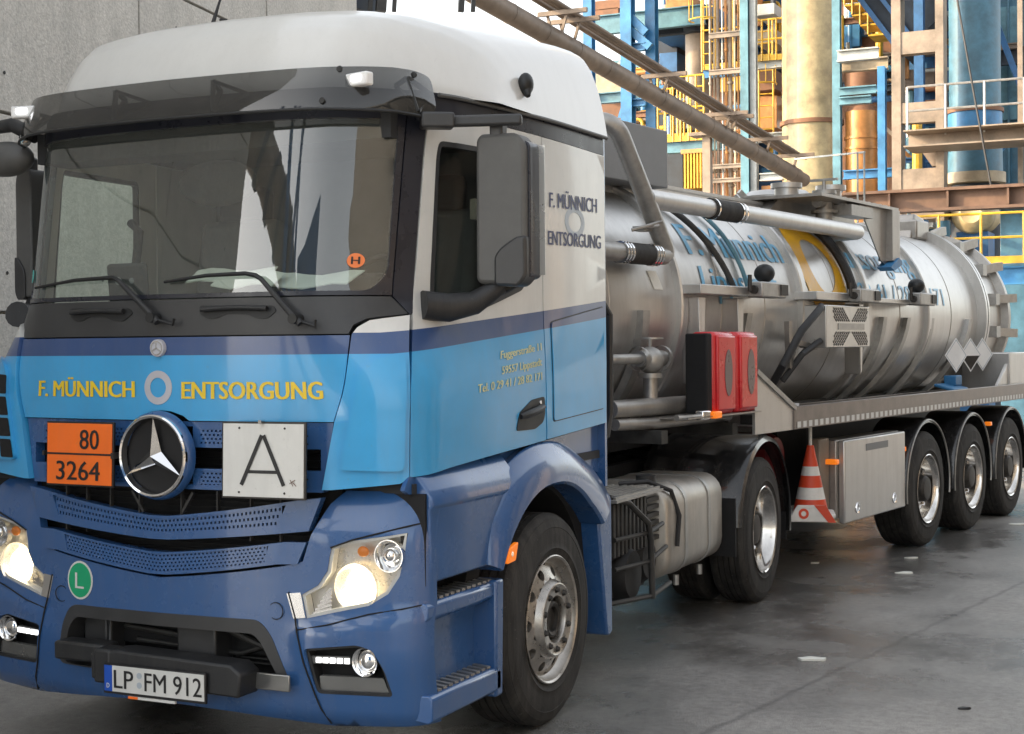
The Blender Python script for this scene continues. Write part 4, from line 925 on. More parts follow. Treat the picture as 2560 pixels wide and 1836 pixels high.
# writing on the tank
tf = lambda a, b: cyl(b/TR_, a)
def arc(z): return TR_*math.asin(max(-1, min(1, (z-TZ)/TR_)))
lettering('company_lettering', 'F. Münnich', (.28, 1.90, arc(2.40), arc(2.40)+.26), tf, 'lettering_blue', tank, bold=.03, off=.004, fine=.05)
lettering('company_lettering', 'Lippstadt', (.34, 1.62, arc(2.13), arc(2.13)+.20), tf, 'lettering_blue', tank, bold=.02, off=.004, fine=.05)
ring = circ(2.62, arc(2.42), .46, 36, .47); ringi = circ(2.62, arc(2.42), .25, 36, .25)
patch('company_ring', ringo if False else ring, tf, 'logo_orange', tank, off=.005, holes=[ringi], grid=.08)
lettering('company_lettering', 'Entsorgung', (3.15, 4.95, arc(2.42), arc(2.42)+.24), tf, 'lettering_blue', tank, bold=.03, off=.004, fine=.05)
lettering('company_lettering', '0 29 41 / 28 82 171', (3.05, 5.6, arc(2.13), arc(2.13)+.17), tf, 'lettering_blue', tank, bold=.015, off=.004, fine=.05)
patch('tank_label', [(-.42, arc(2.26)), (-.30, arc(2.26)), (-.24, arc(2.14)), (-.36, arc(2.14))], tf, 'paper', tank, off=.004)
for y, c_, k in ((5.58, 'snow_white', 0), (6.05, 'snow_white', 1), (6.46, 'snow_white', 2)):
    zc = arc(1.645); pf = (lambda y_, z_: (lambda a, b: Vector((.99, y_, 1.645))+Vector((.35, .937, 0))*(a-y_)+Vector((0, 0, 1))*(b-z_)))(y, zc); d = [(y, zc-.17), (y+.17, zc), (y, zc+.17), (y-.17, zc)]
    pk = sheet('hazard_placard', ccw(d), pf, c_, tank, off=0, thick=.004)
    if k == 1: patch('placard_lower', ccw([(y, zc-.15), (y+.14, zc-.01), (y-.14, zc-.01)]), pf, 'lettering_black', pk, off=.002)
    patch('placard_border', ccw([(y, zc-.155), (y+.155, zc), (y, zc+.155), (y-.155, zc)]), pf, 'logo_grey', pk, off=.001, holes=[ccw([(y, zc-.145), (y+.145, zc), (y, zc+.145), (y-.145, zc)])])
# saddle legs
for y0, y1 in ((-.55, -.55), (1.0, .75), (3.80, 3.62), (4.43, 4.05), (5.10, 4.90), (6.30, 5.9)):
    mb = MB()
    for s_ in (1, -1):
        mb = MB(); V = []
        for k in range(9):
            t = R(-2-52*k/8); p = cyl(t, y0+(y1-y0)*k/8, TR_+.045+.04*k/8); V += [(s_*p.x, p.y-.045, p.z), (s_*p.x, p.y+.045, p.z), (s_*(p.x-.06), p.y+.045, p.z), (s_*(p.x-.06), p.y-.045, p.z)]
        F = []
        for k in range(8):
            for j in range(4): F.append((k*4+j, k*4+(j+1) % 4, (k+1)*4+(j+1) % 4, (k+1)*4+j))
        F += [(0, 1, 2, 3), (35, 34, 33, 32)]; mb.add(V, F); mb.build('saddle_rib', 'galvanised', tank)
# hoses and straps over the tank
def around(y0, y1, a0, a1, r, m, name):
    mb = MB(); mb.tube([cyl(R(a0+(a1-a0)*k/16), y0+(y1-y0)*k/16, TR_+r+.012) for k in range(17)], r, 10); return mb.build(name, m, tank)
around(.22, .78, 72, 8, .022, 'frame_grey', 'hose'); around(.86, 1.02, 66, 10, .016, 'steel_teal', 'hose'); around(2.98, 3.05, 60, 6, .04, 'cable_black', 'hose')
# top trough, box, pipes
mb = MB()
for s_ in (-1, 1): mb.bx(s_*.36, s_*.40, -.45, 2.4, 2.80, 2.93)
mb.bx(-.40, .40, -.45, 2.4, 2.895, 2.905); mb.build('walkway_trough', 'stainless', tank)
mb = MB(); mb.bx(-.45, .62, -.60, .32, 2.86, 3.255); mb.build('top_locker', 'grey_box', tr, bevel=.008)
def pipe(name, pts, r, m, parent=tr, seg=20): mb = MB(); mb.tube(pts, r, seg); return mb.build(name, m, parent, ang=50)
def bend(p, n=6, k=.12):
    """round the corners of a polyline"""
    o = [Vector(p[0])]
    for i in range(1, len(p)-1):
        a, b, c = Vector(p[i-1]), Vector(p[i]), Vector(p[i+1]); d = min(k, (a-b).length*.45, (c-b).length*.45); A, B = b+(a-b).normalized()*d, b+(c-b).normalized()*d
        for q in range(n+1): t = q/n; o.append(A*(1-t)**2+b*2*t*(1-t)+B*t*t)
    return o+[Vector(p[-1])]
pipe('top_pipe', bend([(.95, -.60, 2.70), (.95, 3.12, 2.70), (.70, 3.16, 2.70)]), .062, 'stainless')
pipe('rubber_sleeve', [(.95, .28, 2.70), (.95, .72, 2.70)], .071, 'rubber')
for y in (.30, .68, .74): mb = MB(); mb.lathe([(0, .076), (.018, .076)], (.95, y, 2.70), 'y', 1, 28); mb.build('hose_clamp', 'chrome', tr)
pipe('vacuum_pipe', bend([(.55, -1.20, 3.17), (.95, -.98, 3.13), (.95, -.31, 2.35), (.95, -1.3, 2.35), (.6, -1.45, 2.35)], k=.10), .058, 'galvanised')
pipe('rubber_sleeve', [(.95, -.86, 2.35), (.95, -.58, 2.35)], .066, 'rubber')
for y in (-.95, -.915, -.88, -.57, -.535, -.50): mb = MB(); mb.lathe([(0, .068), (.012, .071), (.012, .058)], (.95, y, 2.35), 'y', 1, 28); mb.build('hose_clamp', 'chrome', tr)
mb = MB(); mb.tube([(.95, -.60, 2.52), (1.02, -.56, 2.53)], .01, 8); mb.tube([(.9, -.70, 2.50), (.98, -.62, 2.53), (1.0, -.50, 2.56)], .012, 8); mb.bx(.86, .94, -.62, -.50, 2.50, 2.53); mb.build('pipe_bracket', 'galvanised', tr)
# manhole platform with valves
mb = MB(); mb.bx(-.5, .92, 2.35, 4.15, 2.95, 2.975); mb.prism([(2.3, 2.86), (2.5, 2.97), (4.1, 2.97), (4.2, 2.86)], lambda y, z: (-.5, y, z), (1.0, 0, 0)); mb.build('manhole_platform', 'stainless_dull', tr)
mb = MB(); mb.lathe([(0, .34), (.06, .34), (.07, .30), (.11, .25), (.12, 0)], (.15, 3.25, 2.99), 'z', 1, 36); mb.lathe([(0, .10), (.10, .10), (.10, .13), (.14, .13), (.14, 0)], (.45, 2.75, 2.97), 'z', 1, 24); mb.lathe([(0, .09), (.12, .09), (.12, .13), (.16, .13), (.16, 0)], (.6, 3.35, 2.97), 'z', 1, 24)
for k in range(6):
    t = k*pi/3; mb.bar((.15+.30*cos(t), 3.25+.30*sin(t), 3.0), (.15+.40*cos(t), 3.25+.40*sin(t), 3.09), .04, .04)
mb.build('manhole', 'stainless', tr)
mb = MB(); mb.bx(.76, .92, 3.0, 3.5, 2.84, 2.93)
for k in range(8): mb.bx(.80, .84, 3.05+.14*k, 3.10+.14*k, 2.92, 3.0)
mb.bx(.80, .84, 3.05, 4.1, 2.915, 2.93); mb.build('terminal_strip', 'galvanised', tr)
mb = MB(); mb.tube([(.70, 2.95, 2.70), (.70, 2.95, 3.02)], .07, 16); mb.tube([(.70, 2.80, 2.95), (.70, 3.15, 2.95)], .05, 14); mb.lathe([(0, .10), (.03, .10)], (.70, 2.95, 3.02), 'z', 1, 20); mb.lathe([(0, .11), (.025, .11)], (.70, 2.95, 2.86), 'z', 1, 20); mb.tube([(.70, 2.95, 3.02), (.70, 2.95, 3.14)], .015, 8); mb.bar((.58, 2.95, 3.14), (.82, 2.95, 3.14), .03, .02); mb.build('top_valve', 'galvanised', tr)
mb = MB(); mb.prism([(3.30, 2.95), (4.15, 2.95), (4.15, 2.56), (3.95, 2.46), (3.82, 2.50)], lambda y, z: (.86, y, z), (.012, 0, 0)); mb.bx(.80, .93, 3.96, 4.15, 2.50, 2.95); mb.build('side_gusset', 'stainless_dull', tr)
mb = MB(); mb.prism([(3.86, 2.44), (4.08, 2.53), (4.15, 2.50), (4.15, 2.47), (3.95, 2.41)], lambda y, z: (.82, y, z), (.13, 0, 0)); mb.build('gusset_foot', 'steel_blue', tr)
# rear dome fittings
mb = MB(); mb.bx(-.3, .35, 6.35, 6.75, 2.85, 3.05); mb.prism([(6.3, 2.85), (6.45, 3.12), (6.75, 3.08), (6.85, 2.85)], lambda y, z: (-.2, y, z), (.5, 0, 0)); mb.build('rear_hinge', 'stainless_dull', tr, bevel=.02)
for k in range(7):
    t = R(78-k*22); p = cyl(t, 7.2, .90); q = cyl(t, 7.68, 1.0); mb = MB(); mb.bar(p, q, .07, .09); mb.tube([q, cyl(t, 7.72, .82)], .03, 8); mb.box(p, (.12, .14, .12)); mb.build('door_clamp', 'galvanised', tr)
mb = MB(); mb.lathe([(0, .17), (.10, .17), (.10, .22), (.14, .22), (.14, .17), (.30, .17), (.32, 0)], (.45, 6.98, 2.45), 'y', 1, 28); mb.lathe([(0, .13), (.16, .13), (.16, .18), (.20, .18), (.20, 0)], (.62, 7.0, 1.75), 'y', 1, 28); mb.build('rear_port', 'stainless', tr)
# side shelves with valve blocks
for y0, y1, leg in ((-.05, 1.12, (.02, .62)), (1.92, 2.85, ()), (2.85, 4.5, (2.95,))):
    mb = MB(); mb.bx(.80, 1.05, y0, y1, 2.115, 2.18 if y0 < 2.8 else 2.155); 
    for l in leg: mb.prism([(l, 2.10), (l+.10, 2.10), (l+.06, 1.55), (l+.03, 1.52)], lambda y, z: (.86, y, z), (.14, 0, 0))
    mb.build('side_shelf', 'stainless', tr, bevel=.006)
for y in (.70, 2.60, 4.05):
    mb = MB(); mb.bx(1.03, 1.15, y, y+.42, 2.105, 2.215); vb = mb.build('valve_block', 'galvanised', tr, bevel=.012)
    mb = MB(); mb.bx(1.03, 1.16, y+.30, y+.42, 2.125, 2.20); mb.tube([(1.09, y-.03, 2.16), (1.09, y+.45, 2.16)], .03, 12); mb.tube([(1.09, y-.08, 2.15), (1.09, y-.08, 2.26)], .015, 8); mb.build('valve_body', 'hub_iron', vb)
for y in (1.02, 4.32):
    mb = MB(); mb.sphere((1.02, y, 2.285), .075, 18, 12, (1, 1, .9)); mb.tube([(1.02, y, 2.15), (1.02, y, 2.26)], .014, 8); mb.build('black_knob', 'visor_mount', tr)
# square fan grille box
mb = MB(); mb.bx(.86, 1.10, 1.98, 2.92, 1.745, 2.075); fb = mb.build('fan_box', 'stainless', tr, bevel=.008)
mb = MB()
for k in range(7):
    a = .02+.045*k
    for e in (-1, 1):
        for q in range(5):
            t0, t1 = q/5, q/5+.13; y0_, y1_ = 2.49+e*(a+.16*(1-t0)), 2.49+e*(a+.16*(1-t1))
            if abs(y0_-2.49) < .38:
                mb.bar((1.102, y0_, 1.765+.11*t0), (1.102, y1_, 1.765+.11*t1), .004, .010); mb.bar((1.102, y0_, 2.055-.11*t0), (1.102, y1_, 2.055-.11*t1), .004, .010)
o = mb.build('fan_slot', 'frame_dark', fb); o['kind'] = 'stuff'
mb = MB(); mb.bx(1.098, 1.106, 2.22, 2.78, 1.885, 1.935); mb.build('name_strip', 'galvanised', fb)
mb = MB(); mb.tube([(1.05, 2.0, 2.06), (1.1, 1.85, 2.04), (1.08, 1.55, 1.88), (1.0, 1.38, 1.62), (.85, 1.45, 1.42)], .03, 10); mb.tube([(1.06, 1.96, 1.80), (1.02, 1.7, 1.70), (.9, 1.6, 1.5)], .024, 10); mb.build('fan_cable', 'cable_black', tr)
mb = MB(); mb.bar((.95, 1.6, 1.95), (.95, 1.62, 1.6), .04, .06); mb.bar((.95, 1.62, 1.8), (1.0, 2.0, 1.75), .04, .04); mb.bar((.95, 1.62, 1.6), (1.0, 1.98, 1.8), .03, .03); mb.build('fan_bracket', 'stainless_dull', tr)
# forward outlet valve and pipes under the tank
pipe('outlet_pipe', bend([(.70, -1.15, 1.70), (1.0, -1.12, 1.70), (1.0, -.72, 1.70)], k=.06), .032, 'galvanised')
mb = MB(); mb.tube([(1.0, -.80, 1.70), (1.0, -.50, 1.70)], .05, 16); mb.lathe([(0, .075), (.03, .075)], (1.0, -.82, 1.70), 'y', 1, 20); mb.lathe([(0, .08), (.03, .08)], (1.0, -.53, 1.70), 'y', 1, 20); mb.sphere((1.0, -.66, 1.69), .085, 18, 12); mb.tube([(1.0, -.66, 1.72), (1.0, -.66, 1.82)], .014, 8); mb.lathe([(0, .085), (.012, .085)], (1.0, -.66, 1.82), 'z', 1, 20); mb.lathe([(0, .075), (.03, .075)], (1.0, -.66, 1.58), 'z', 1, 20); mb.build('outlet_valve', 'galvanised', tr)
pipe('drain_pipe', [(1.0, -.66, 1.60), (1.0, -.66, 1.40)], .046, 'stainless_dull')
pipe('collector_pipe', [(1.02, -1.20, 1.405), (1.02, -.15, 1.40)], .055, 'stainless_dull')
pipe('collector_pipe', [(1.04, -1.18, 1.315), (1.04, -.70, 1.300), (1.04, .36, 1.30)], .036, 'stainless_dull')
mb = MB(); mb.bx(.98, 1.26, -.66, .42, 1.325, 1.335); mb.tube([(1.2, -.70, 1.335), (1.2, -.2, 1.325)], .02, 8); mb.build('box_carrier', 'stainless_dull', tr)
mb = MB(); mb.bx(1.22, 1.28, -.32, -.22, 1.315, 1.36); mb.build('side_marker', 'amber_lens', tr, bevel=.008)
mb = MB(); mb.bx(1.20, 1.26, -.45, -.33, 1.31, 1.37); mb.build('lock_lever', 'chrome', tr, bevel=.01)
# extinguisher boxes
mb = MB(); mb.bx(1.08, 1.235, -.345, -.27, 1.345, 1.855); mb.build('box_back', 'void_black', tr, bevel=.01)
for y in (-.26, .085):
    mb = MB(); mb.bx(1.07, 1.245, y, y+.30, 1.335, 1.865); eb = mb.build('extinguisher_box', 'red_plastic', tr, bevel=.03)
    mb = MB(); mb.bx(1.235, 1.262, y+.02, y+.28, 1.36, 1.84); mb.build('box_lid', 'red_plastic', eb, bevel=.012)
    mb = MB(); mb.prism([(y+.17+.055*cos(2*pi*k/24), 1.60+.15*sin(2*pi*k/24)) for k in range(24)], lambda a, b: (1.255, a, b), (.0105, 0, 0)); mb.build('box_window', 'grey_window', eb)
# frame and catwalk
mb = MB()
for s_ in (-1, 1): mb.bx(s_*.40, s_*.52, -.9, 7.3, 1.17, 1.30); mb.bx(s_*.42, s_*.50, 1.2, 7.3, .82, 1.17)
for y in (-.8, .2, 1.2, 2.4, 3.3, 4.6, 5.9, 7.1): mb.bx(-1.15, 1.15, y, y+.08, 1.18, 1.26)
mb.build('trailer_frame', 'frame_grey', tr)
mb = MB()
for k in range(5): mb.tube([(.78-.05*k, -1.0, 1.30+.05*k), (.80-.05*k, 1.9, 1.31+.05*k)], .012, 6)
mb.build('air_line', 'frame_grey', tr)
for sd in (1, -1):
    mb = MB(); mb.prism([(.72, 1.175), (1.25, 1.175), (1.25, 1.335), (1.235, 1.34), (1.225, 1.33), (1.225, 1.19), (.74, 1.19), (.74, 1.30), (.72, 1.30)], lambda a, b: (sd*a, 1.0, b), (0, 6.15, 0)); cw = mb.build('side_tray', 'tray_brown', tr, bevel=.003)
    mb = MB(); mb.bx(sd*1.2502, sd*1.2525, 1.04, 7.14, 1.185, 1.228); mb.build('reflective_tape', 'tape', cw)
    mb = MB(); mb.prism([(.36, 1.60), (.42, 1.60), (1.05, 1.335), (1.05, 1.175), (.36, 1.175)], lambda y, z: (sd*1.22, y, z), (sd*.02, 0, 0)); mb.build('tray_gusset', 'stainless', cw)
    mb = MB(); mb.bar((sd*1.24, .38, 1.60), (sd*1.24, 1.03, 1.325), .03, .035); mb.build('gusset_lip', 'galvanised', cw)
mb = MB()
for k in range(4): mb.lathe([(0, .055), (.05, .055), (.05, .035), (0, .035)], (1.0, 1.35+.13*k, 1.235), 'x', 1, 18)
mb.tube([(.9, 1.3, 1.30), (1.0, 1.25, 1.33), (1.15, 1.32, 1.32)], .03, 10); mb.bx(.95, 1.15, 1.75, 1.95, 1.2, 1.29); mb.tube([(1.1, 2.1, 1.29), (1.1, 6.6, 1.29)], .02, 8); mb.build('hose_coupling', 'galvanised', tr)
mb = MB(); mb.box((.98, 5.45, 1.34), (.2, .45, .03), Matrix.Rotation(.25, 3, 'Y')); mb.box((.95, 5.6, 1.40), (.12, .2, .10)); mb.build('crumpled_sheet', 'steel_blue', tr, bevel=.01)
mb = MB(); mb.bx(.72, 1.22, 6.62, 7.25, 1.20, 1.66); mb.prism([(6.2, 1.3), (6.62, 1.3), (6.62, 1.55)], lambda y, z: (1.16, y, z), (.04, 0, 0)); mb.build('rear_locker', 'stainless', tr, bevel=.01)
# tool box
mb = MB(); mb.bx(1.03, 1.18, 1.96, 3.37, .44, 1.04); tb = mb.build('tool_box', 'stainless_dull', tr, bevel=.008)
mb = MB(); mb.bx(1.18, 1.235, 2.0, 3.375, .40, 1.035); lidt = mb.build('box_door', 'stainless', tb, bevel=.012)
for y in (2.26, 3.10):
    mb = MB(); mb.lathe([(0, .045), (.006, .043), (.004, .03), (.0, .028)], (1.236, y, .50), 'x', 1, 24); mb.bar((1.24, y-.015, .475), (1.24, y+.015, .525), .012, .006); mb.build('box_latch', 'chrome', lidt)
mb = MB(); mb.bx(1.234, 1.238, 2.45, 2.95, .93, .985); mb.build('maker_plate', 'grey_box', lidt)
for y in (1.90, 3.42):
    mb = MB(); mb.bx(1.12, 1.22, y-.03, y+.03, .86, .90); mb.build('side_marker', 'amber_lens', tr, bevel=.008)
mb = MB(); mb.bx(1.05, 1.13, 1.76, 1.95, .45, 1.06); mb.build('control_cabinet', 'tan_steel', tr, bevel=.01)
mb = MB(); mb.lathe([(0, 0), (0, .16), (.04, .18), (.45, .18), (.5, .15), (.5, 0)], (.5, 1.25, .95), 'x', 1, 26); mb.bx(.4, 1.0, 1.05, 1.1, .5, 1.1); mb.tube([(.95, 1.15, .3), (.95, 1.15, 1.1)], .05, 10); mb.sphere((.95, 1.12, .68), .05); mb.build('landing_gear', 'dark_red', tr)
mb = MB(); mb.bx(-1.2, -.55, 1.3, 3.35, .30, 1.12); mb.build('underbody_light_block', 'frame_dark', tr, bevel=.02)  # far-side box added to block light under the trailer
mb = MB(); mb.bx(-.55, .55, 2.3, 2.9, .45, 1.1); mb.tube([(-.3, 1.2, .75), (-.3, 2.3, .75)], .18, 16); mb.tube([(.35, 2.95, .8), (.35, 3.5, .8)], .16, 16); mb.build('air_reservoir', 'frame_dark', tr)
# axles, wheels, mudguards
for y in (3.965, 5.275, 6.585):
    for sd in (1, -1):
        wheel(tr, sd*1.24, y, sd, 'trailer')
        mb = MB(); V = []; F = []; A = np.linspace(188, -8, 44)
        for t in A:
            r = .585
            for x, rr in ((.86, r+.015), (1.20, r+.015), (1.235, r+.004), (1.24, r-.025), (1.225, r-.02), (.87, r)): V.append((sd*x, y+rr*cos(R(t)), .52+rr*sin(R(t))))
        for i in range(len(A)-1):
            for j in range(6): F.append((i*6+j, i*6+(j+1) % 6, (i+1)*6+(j+1) % 6, (i+1)*6+j))
        F += [tuple(range(6)), tuple((len(A)-1)*6+j for j in range(6))]; mb.add(V, F); mg = mb.build('mudguard', 'gloss_black', tr)
        mb = MB(); mb.tube([(sd*1.243, y+.577*cos(R(t)), .52+.577*sin(R(t))) for t in np.linspace(190, -10, 40)], .008, 6); mb.build('guard_edge', 'galvanised', mg)
    mb = MB(); mb.tube([(-1.1, y, .5), (1.1, y, .5)], .08, 12); mb.bx(-.62, -.42, y-.1, y+.4, .42, .85); mb.bx(.42, .62, y-.1, y+.4, .42, .85); mb.build('axle', 'frame_dark', tr)
mb = MB(); mb.bx(1.18, 1.24, 5.85, 5.91, .95, .99); mb.build('side_marker', 'amber_lens', tr, bevel=.008)

# ---- traffic cone hung on the trailer
Tm = Matrix.Translation((0, 4.55, 0)) @ Matrix.Rotation(-TH, 4, 'Z')
cone = empty('traffic_cone', tuple(Tm @ Vector((1.12, 1.60, .50))), -TH-1.15)
cone.scale = (.93, .93, .97)
tag(cone, 'orange and white striped traffic cone hanging beside the steel tool box of the trailer', 'traffic cone')
def cz(z): return .145-.118*z/.54
for i, (a, b) in enumerate(((.03, .13), (.13, .22), (.22, .31), (.31, .38), (.38, .54))):
    mb = MB(); mb.lathe([(a, cz(a)), (b, cz(b))]+([(b, 0)] if b > .5 else []), (0, 0, 0), 'z', 1, 32); mb.build('cone_band', 'cone_orange' if i % 2 == 0 else 'cone_white', cone)
mb = MB(); mb.prism(rounded([(-.19, -.19), (.19, -.19), (.19, .19), (-.19, .19)], .05), lambda a, b: (a, b, -.005), (0, 0, .035)); mb.build('cone_base', 'cone_white', cone, bevel=.01)
mb = MB(); mb.prism([(-.19, -.03), (.19, -.03), (.11, .10), (-.11, .10)], lambda a, b: (.185, a, b), (.02, 0, 0)); fp_ = mb.build('base_flap', 'cone_white', cone, bevel=.01)
mb = MB(); mb.lathe([(0, .04), (.003, .04), (.003, .02), (0, .02)], (.206, -.06, .035), 'x', 1, 20); mb.prism([(.02, .10), (.11, .10), (.19, -.03), (.13, -.03)], lambda a, b: (.205, a, b), (.003, 0, 0)); mb.build('base_mark', 'cone_orange', fp_)
mb = MB(); mb.tube([(0, 0, .54), (0, 0, .70)], .014, 8); mb.build('hanging_strap', 'plate_white', cone)

# ---- papers on the dashboard
for i, (x, y, z, w_, d_, rz, lab) in enumerate(((.16, .38, 2.11, .38, .13, .20, 'folded white papers lying left of the steering wheel on the dashboard'), (.58, .37, 2.08, .46, .13, -.10, 'long pale paper sheet on the dashboard behind the round orange sticker'), (.30, .30, 2.085, .30, .12, .05, 'small white leaflet at the lower edge of the windscreen near the middle'))):
    mb = MB(); n = 6; V = []
    for a in range(n+1):
        for b in range(3): V.append((-w_/2+w_*a/n, -d_/2+d_*b/2, .015*sin(a*1.3+i)*.6+.03*b))
    F = [(a*3+b, (a+1)*3+b, (a+1)*3+b+1, a*3+b+1) for a in range(n) for b in range(2)]
    V2 = [(p[0], p[1], p[2]-.004) for p in V]; mb.add(V+V2, F+[tuple(q+len(V) for q in reversed(f)) for f in F])
    o = mb.build('paper_sheet', 'paper', None, fix=False); o.location = (x+.027, y, z-.03); o.rotation_euler = (0, 0, rz); tag(o, lab, 'paper')

# ================================================================== THE YARD
def ground_mat():
    m = bpy.data.materials.new('wet_asphalt'); m.use_nodes = True; n = m.node_tree; p = n.nodes['Principled BSDF']
    tc = n.nodes.new('ShaderNodeTexCoord'); src = tc.outputs['Object']
    def noise(s, d=6, st=None, r=.6):
        k = n.nodes.new('ShaderNodeTexNoise'); k.inputs['Scale'].default_value = s; k.inputs['Detail'].default_value = d; k.inputs['Roughness'].default_value = r
        if st:
            mp = n.nodes.new('ShaderNodeMapping'); mp.inputs['Scale'].default_value = st; mp.inputs['Rotation'].default_value = (0, 0, R(25)); n.links.new(src, mp.inputs[0]); n.links.new(mp.outputs[0], k.inputs[0])
        else: n.links.new(src, k.inputs[0])
        return k.outputs[0]
    def mr(x, a, b, c, d):
        k = n.nodes.new('ShaderNodeMapRange'); k.inputs[1].default_value = a; k.inputs[2].default_value = b; k.inputs[3].default_value = c; k.inputs[4].default_value = d; n.links.new(x, k.inputs[0]); return k.outputs[0]
    def mul(a, b, op='MULTIPLY'):
        k = n.nodes.new('ShaderNodeMath'); k.operation = op
        for i, v in enumerate((a, b)):
            if isinstance(v, (int, float)): k.inputs[i].default_value = v
            else: n.links.new(v, k.inputs[i])
        return k.outputs[0]
    def absd(x, c):
        k = n.nodes.new('ShaderNodeMath'); k.operation = 'ABSOLUTE'; n.links.new(mul(x, -c, 'ADD'), k.inputs[0]); return k.outputs[0]
    wet = mul(noise(.42, 5), mul(noise(1.6, 6, (1, .6, 1)), .35), 'ADD')
    sp = n.nodes.new('ShaderNodeSeparateXYZ'); n.links.new(src, sp.inputs[0])
    away = mr(mul(sp.outputs['X'], mul(sp.outputs['Y'], -.16), 'ADD'), 1.0, 4.2, -.16, .07)   # the wet track runs along the lorry
    wetm = mr(mul(wet, away, 'ADD'), .42, .66, 1, 0)                    # 1 = wet film
    grain = noise(150, 3); patchy = noise(2.3, 10, (1, .7, 1), .7); streak = noise(22, 6)
    v = mul(mul(mr(patchy, .3, .7, .75, 1.2), mr(grain, .35, .65, .62, 1.38)), mr(streak, .35, .65, .82, 1.16))
    v = mul(v, mr(wetm, 0, 1, 1, .40))
    wob = mul(noise(3.0, 5), .10); ln = mul(mul(sp.outputs['X'], mul(sp.outputs['Y'], -.17), 'ADD'), wob, 'ADD')
    for c_ in (1.72,): v = mul(v, mr(mul(mul(ln, -c_, 'ADD'), 0, 'ADD') if False else absd(ln, c_), .004, .03, .62, 1))   # joints between paving lanes
    rgb = n.nodes.new('ShaderNodeVectorMath'); rgb.operation = 'SCALE'; rgb.inputs[0].default_value = (.300, .286, .268); n.links.new(v, rgb.inputs['Scale']); n.links.new(rgb.outputs[0], p.inputs['Base Color'])
    ro = mul(mr(wetm, 0, 1, .46, .20), mr(grain, .3, .7, .9, 1.1)); n.links.new(ro, p.inputs['Roughness'])
    bp = n.nodes.new('ShaderNodeBump'); bp.inputs['Distance'].default_value = .006; n.links.new(mr(wetm, 0, 1, 1.0, .22), bp.inputs['Strength']); n.links.new(mul(grain, mul(noise(60, 8, None, .75), 1.4), 'ADD'), bp.inputs['Height']); n.links.new(bp.outputs[0], p.inputs['Normal'])
    M['wet_asphalt'] = m
ground_mat()
mb = MB(); mb.add([(-400, -400, 0), (400, -400, 0), (400, 400, 0), (-400, 400, 0)], [(0, 1, 2, 3)]); tag(mb.build('ground', 'wet_asphalt', None, fix=False), kind='structure')
# scraps lying on the wet asphalt
def GZ(px, py, z=0):
    d = _a+CR*(px-1280)/FPX-CU*(py-918)/FPX; t = (z-CAM[2])/d[2]; return CAM+d*t
def B(px, py, Y):
    d = _a+CR*(px-1280)/FPX-CU*(py-918)/FPX; t = (Y-CAM[1])/d[1]; p = CAM+d*t; return float(p[0]), float(p[2])
for px, py, s, lab in ((2278, 1396, .10, 'bright white scrap on wet asphalt, upper of two in front of the trailer wheels'), (2262, 1434, .12, 'flat white scrap on wet asphalt just below a smaller brighter scrap'), (2545, 1312, .13, 'white scrap on the asphalt at the right edge beyond the last trailer wheel'), (2036, 1409, .06, 'tiny pale scrap on the dark asphalt beside the rear truck wheel'), (2030, 1650, .14, 'long thin pale chip on the asphalt in the right foreground'), (2410, 1773, .06, 'small dark chip lying on the grey asphalt at bottom right')):
    p = GZ(px, py); mb = MB(); V = [(s*(.8+.4*random.random())*cos(t)*.6, s*(.8+.4*random.random())*sin(t)*.35, .006+.008*random.random()) for t in np.linspace(0, 2*pi, 9)[:-1]]
    V += [(a, b, .001) for a, b, c in V]; mb.add(V, [tuple(range(8))]+[tuple(range(15, 7, -1))]+[(i, 8+i, 8+(i+1) % 8, (i+1) % 8) for i in range(8)])
    o = mb.build('litter_scrap', 'cable_black' if 'dark chip' in lab else 'paper', None); o.location = (p[0], p[1], 0); o.rotation_euler = (0, 0, .4); tag(o, lab, 'litter')

# concrete wall on the left
def concrete():
    m = mat('concrete', (.53, .505, .46), .85, var=.13, vs=.8, bump=.45, bs=55, rvar=.1); n = m.node_tree; p = n.nodes['Principled BSDF']
    tc = n.nodes.new('ShaderNodeTexCoord'); k = n.nodes.new('ShaderNodeTexNoise'); k.inputs['Scale'].default_value = 34; k.inputs['Detail'].default_value = 10; n.links.new(tc.outputs['Object'], k.inputs[0])
    mp = n.nodes.new('ShaderNodeMapping'); mp.inputs['Scale'].default_value = (6, 6, .3); n.links.new(tc.outputs['Object'], mp.inputs[0])
    k2 = n.nodes.new('ShaderNodeTexNoise'); k2.inputs['Scale'].default_value = 1.0; k2.inputs['Detail'].default_value = 7; n.links.new(mp.outputs[0], k2.inputs[0])
    a = n.nodes.new('ShaderNodeMapRange'); a.inputs[1].default_value = .3; a.inputs[2].default_value = .7; a.inputs[3].default_value = .80; a.inputs[4].default_value = 1.12; n.links.new(k.outputs[0], a.inputs[0])
    b = n.nodes.new('ShaderNodeMapRange'); b.inputs[1].default_value = .35; b.inputs[2].default_value = .65; b.inputs[3].default_value = .93; b.inputs[4].default_value = 1.04; n.links.new(k2.outputs[0], b.inputs[0])
    ml = n.nodes.new('ShaderNodeMath'); ml.operation = 'MULTIPLY'; n.links.new(a.outputs[0], ml.inputs[0]); n.links.new(b.outputs[0], ml.inputs[1])
    old = p.inputs['Base Color'].links[0].from_socket; vm = n.nodes.new('ShaderNodeVectorMath'); vm.operation = 'SCALE'; n.links.new(old, vm.inputs[0]); n.links.new(ml.outputs[0], vm.inputs['Scale']); n.links.new(vm.outputs[0], p.inputs['Base Color'])
concrete()
wang = math.atan2(.98, -.19)
wall = empty('concrete_wall', (-3.6, 2.9, 0), wang); tag(wall, 'tall weathered grey concrete wall with formwork joints, left of the truck', 'wall')
WH = 11.0
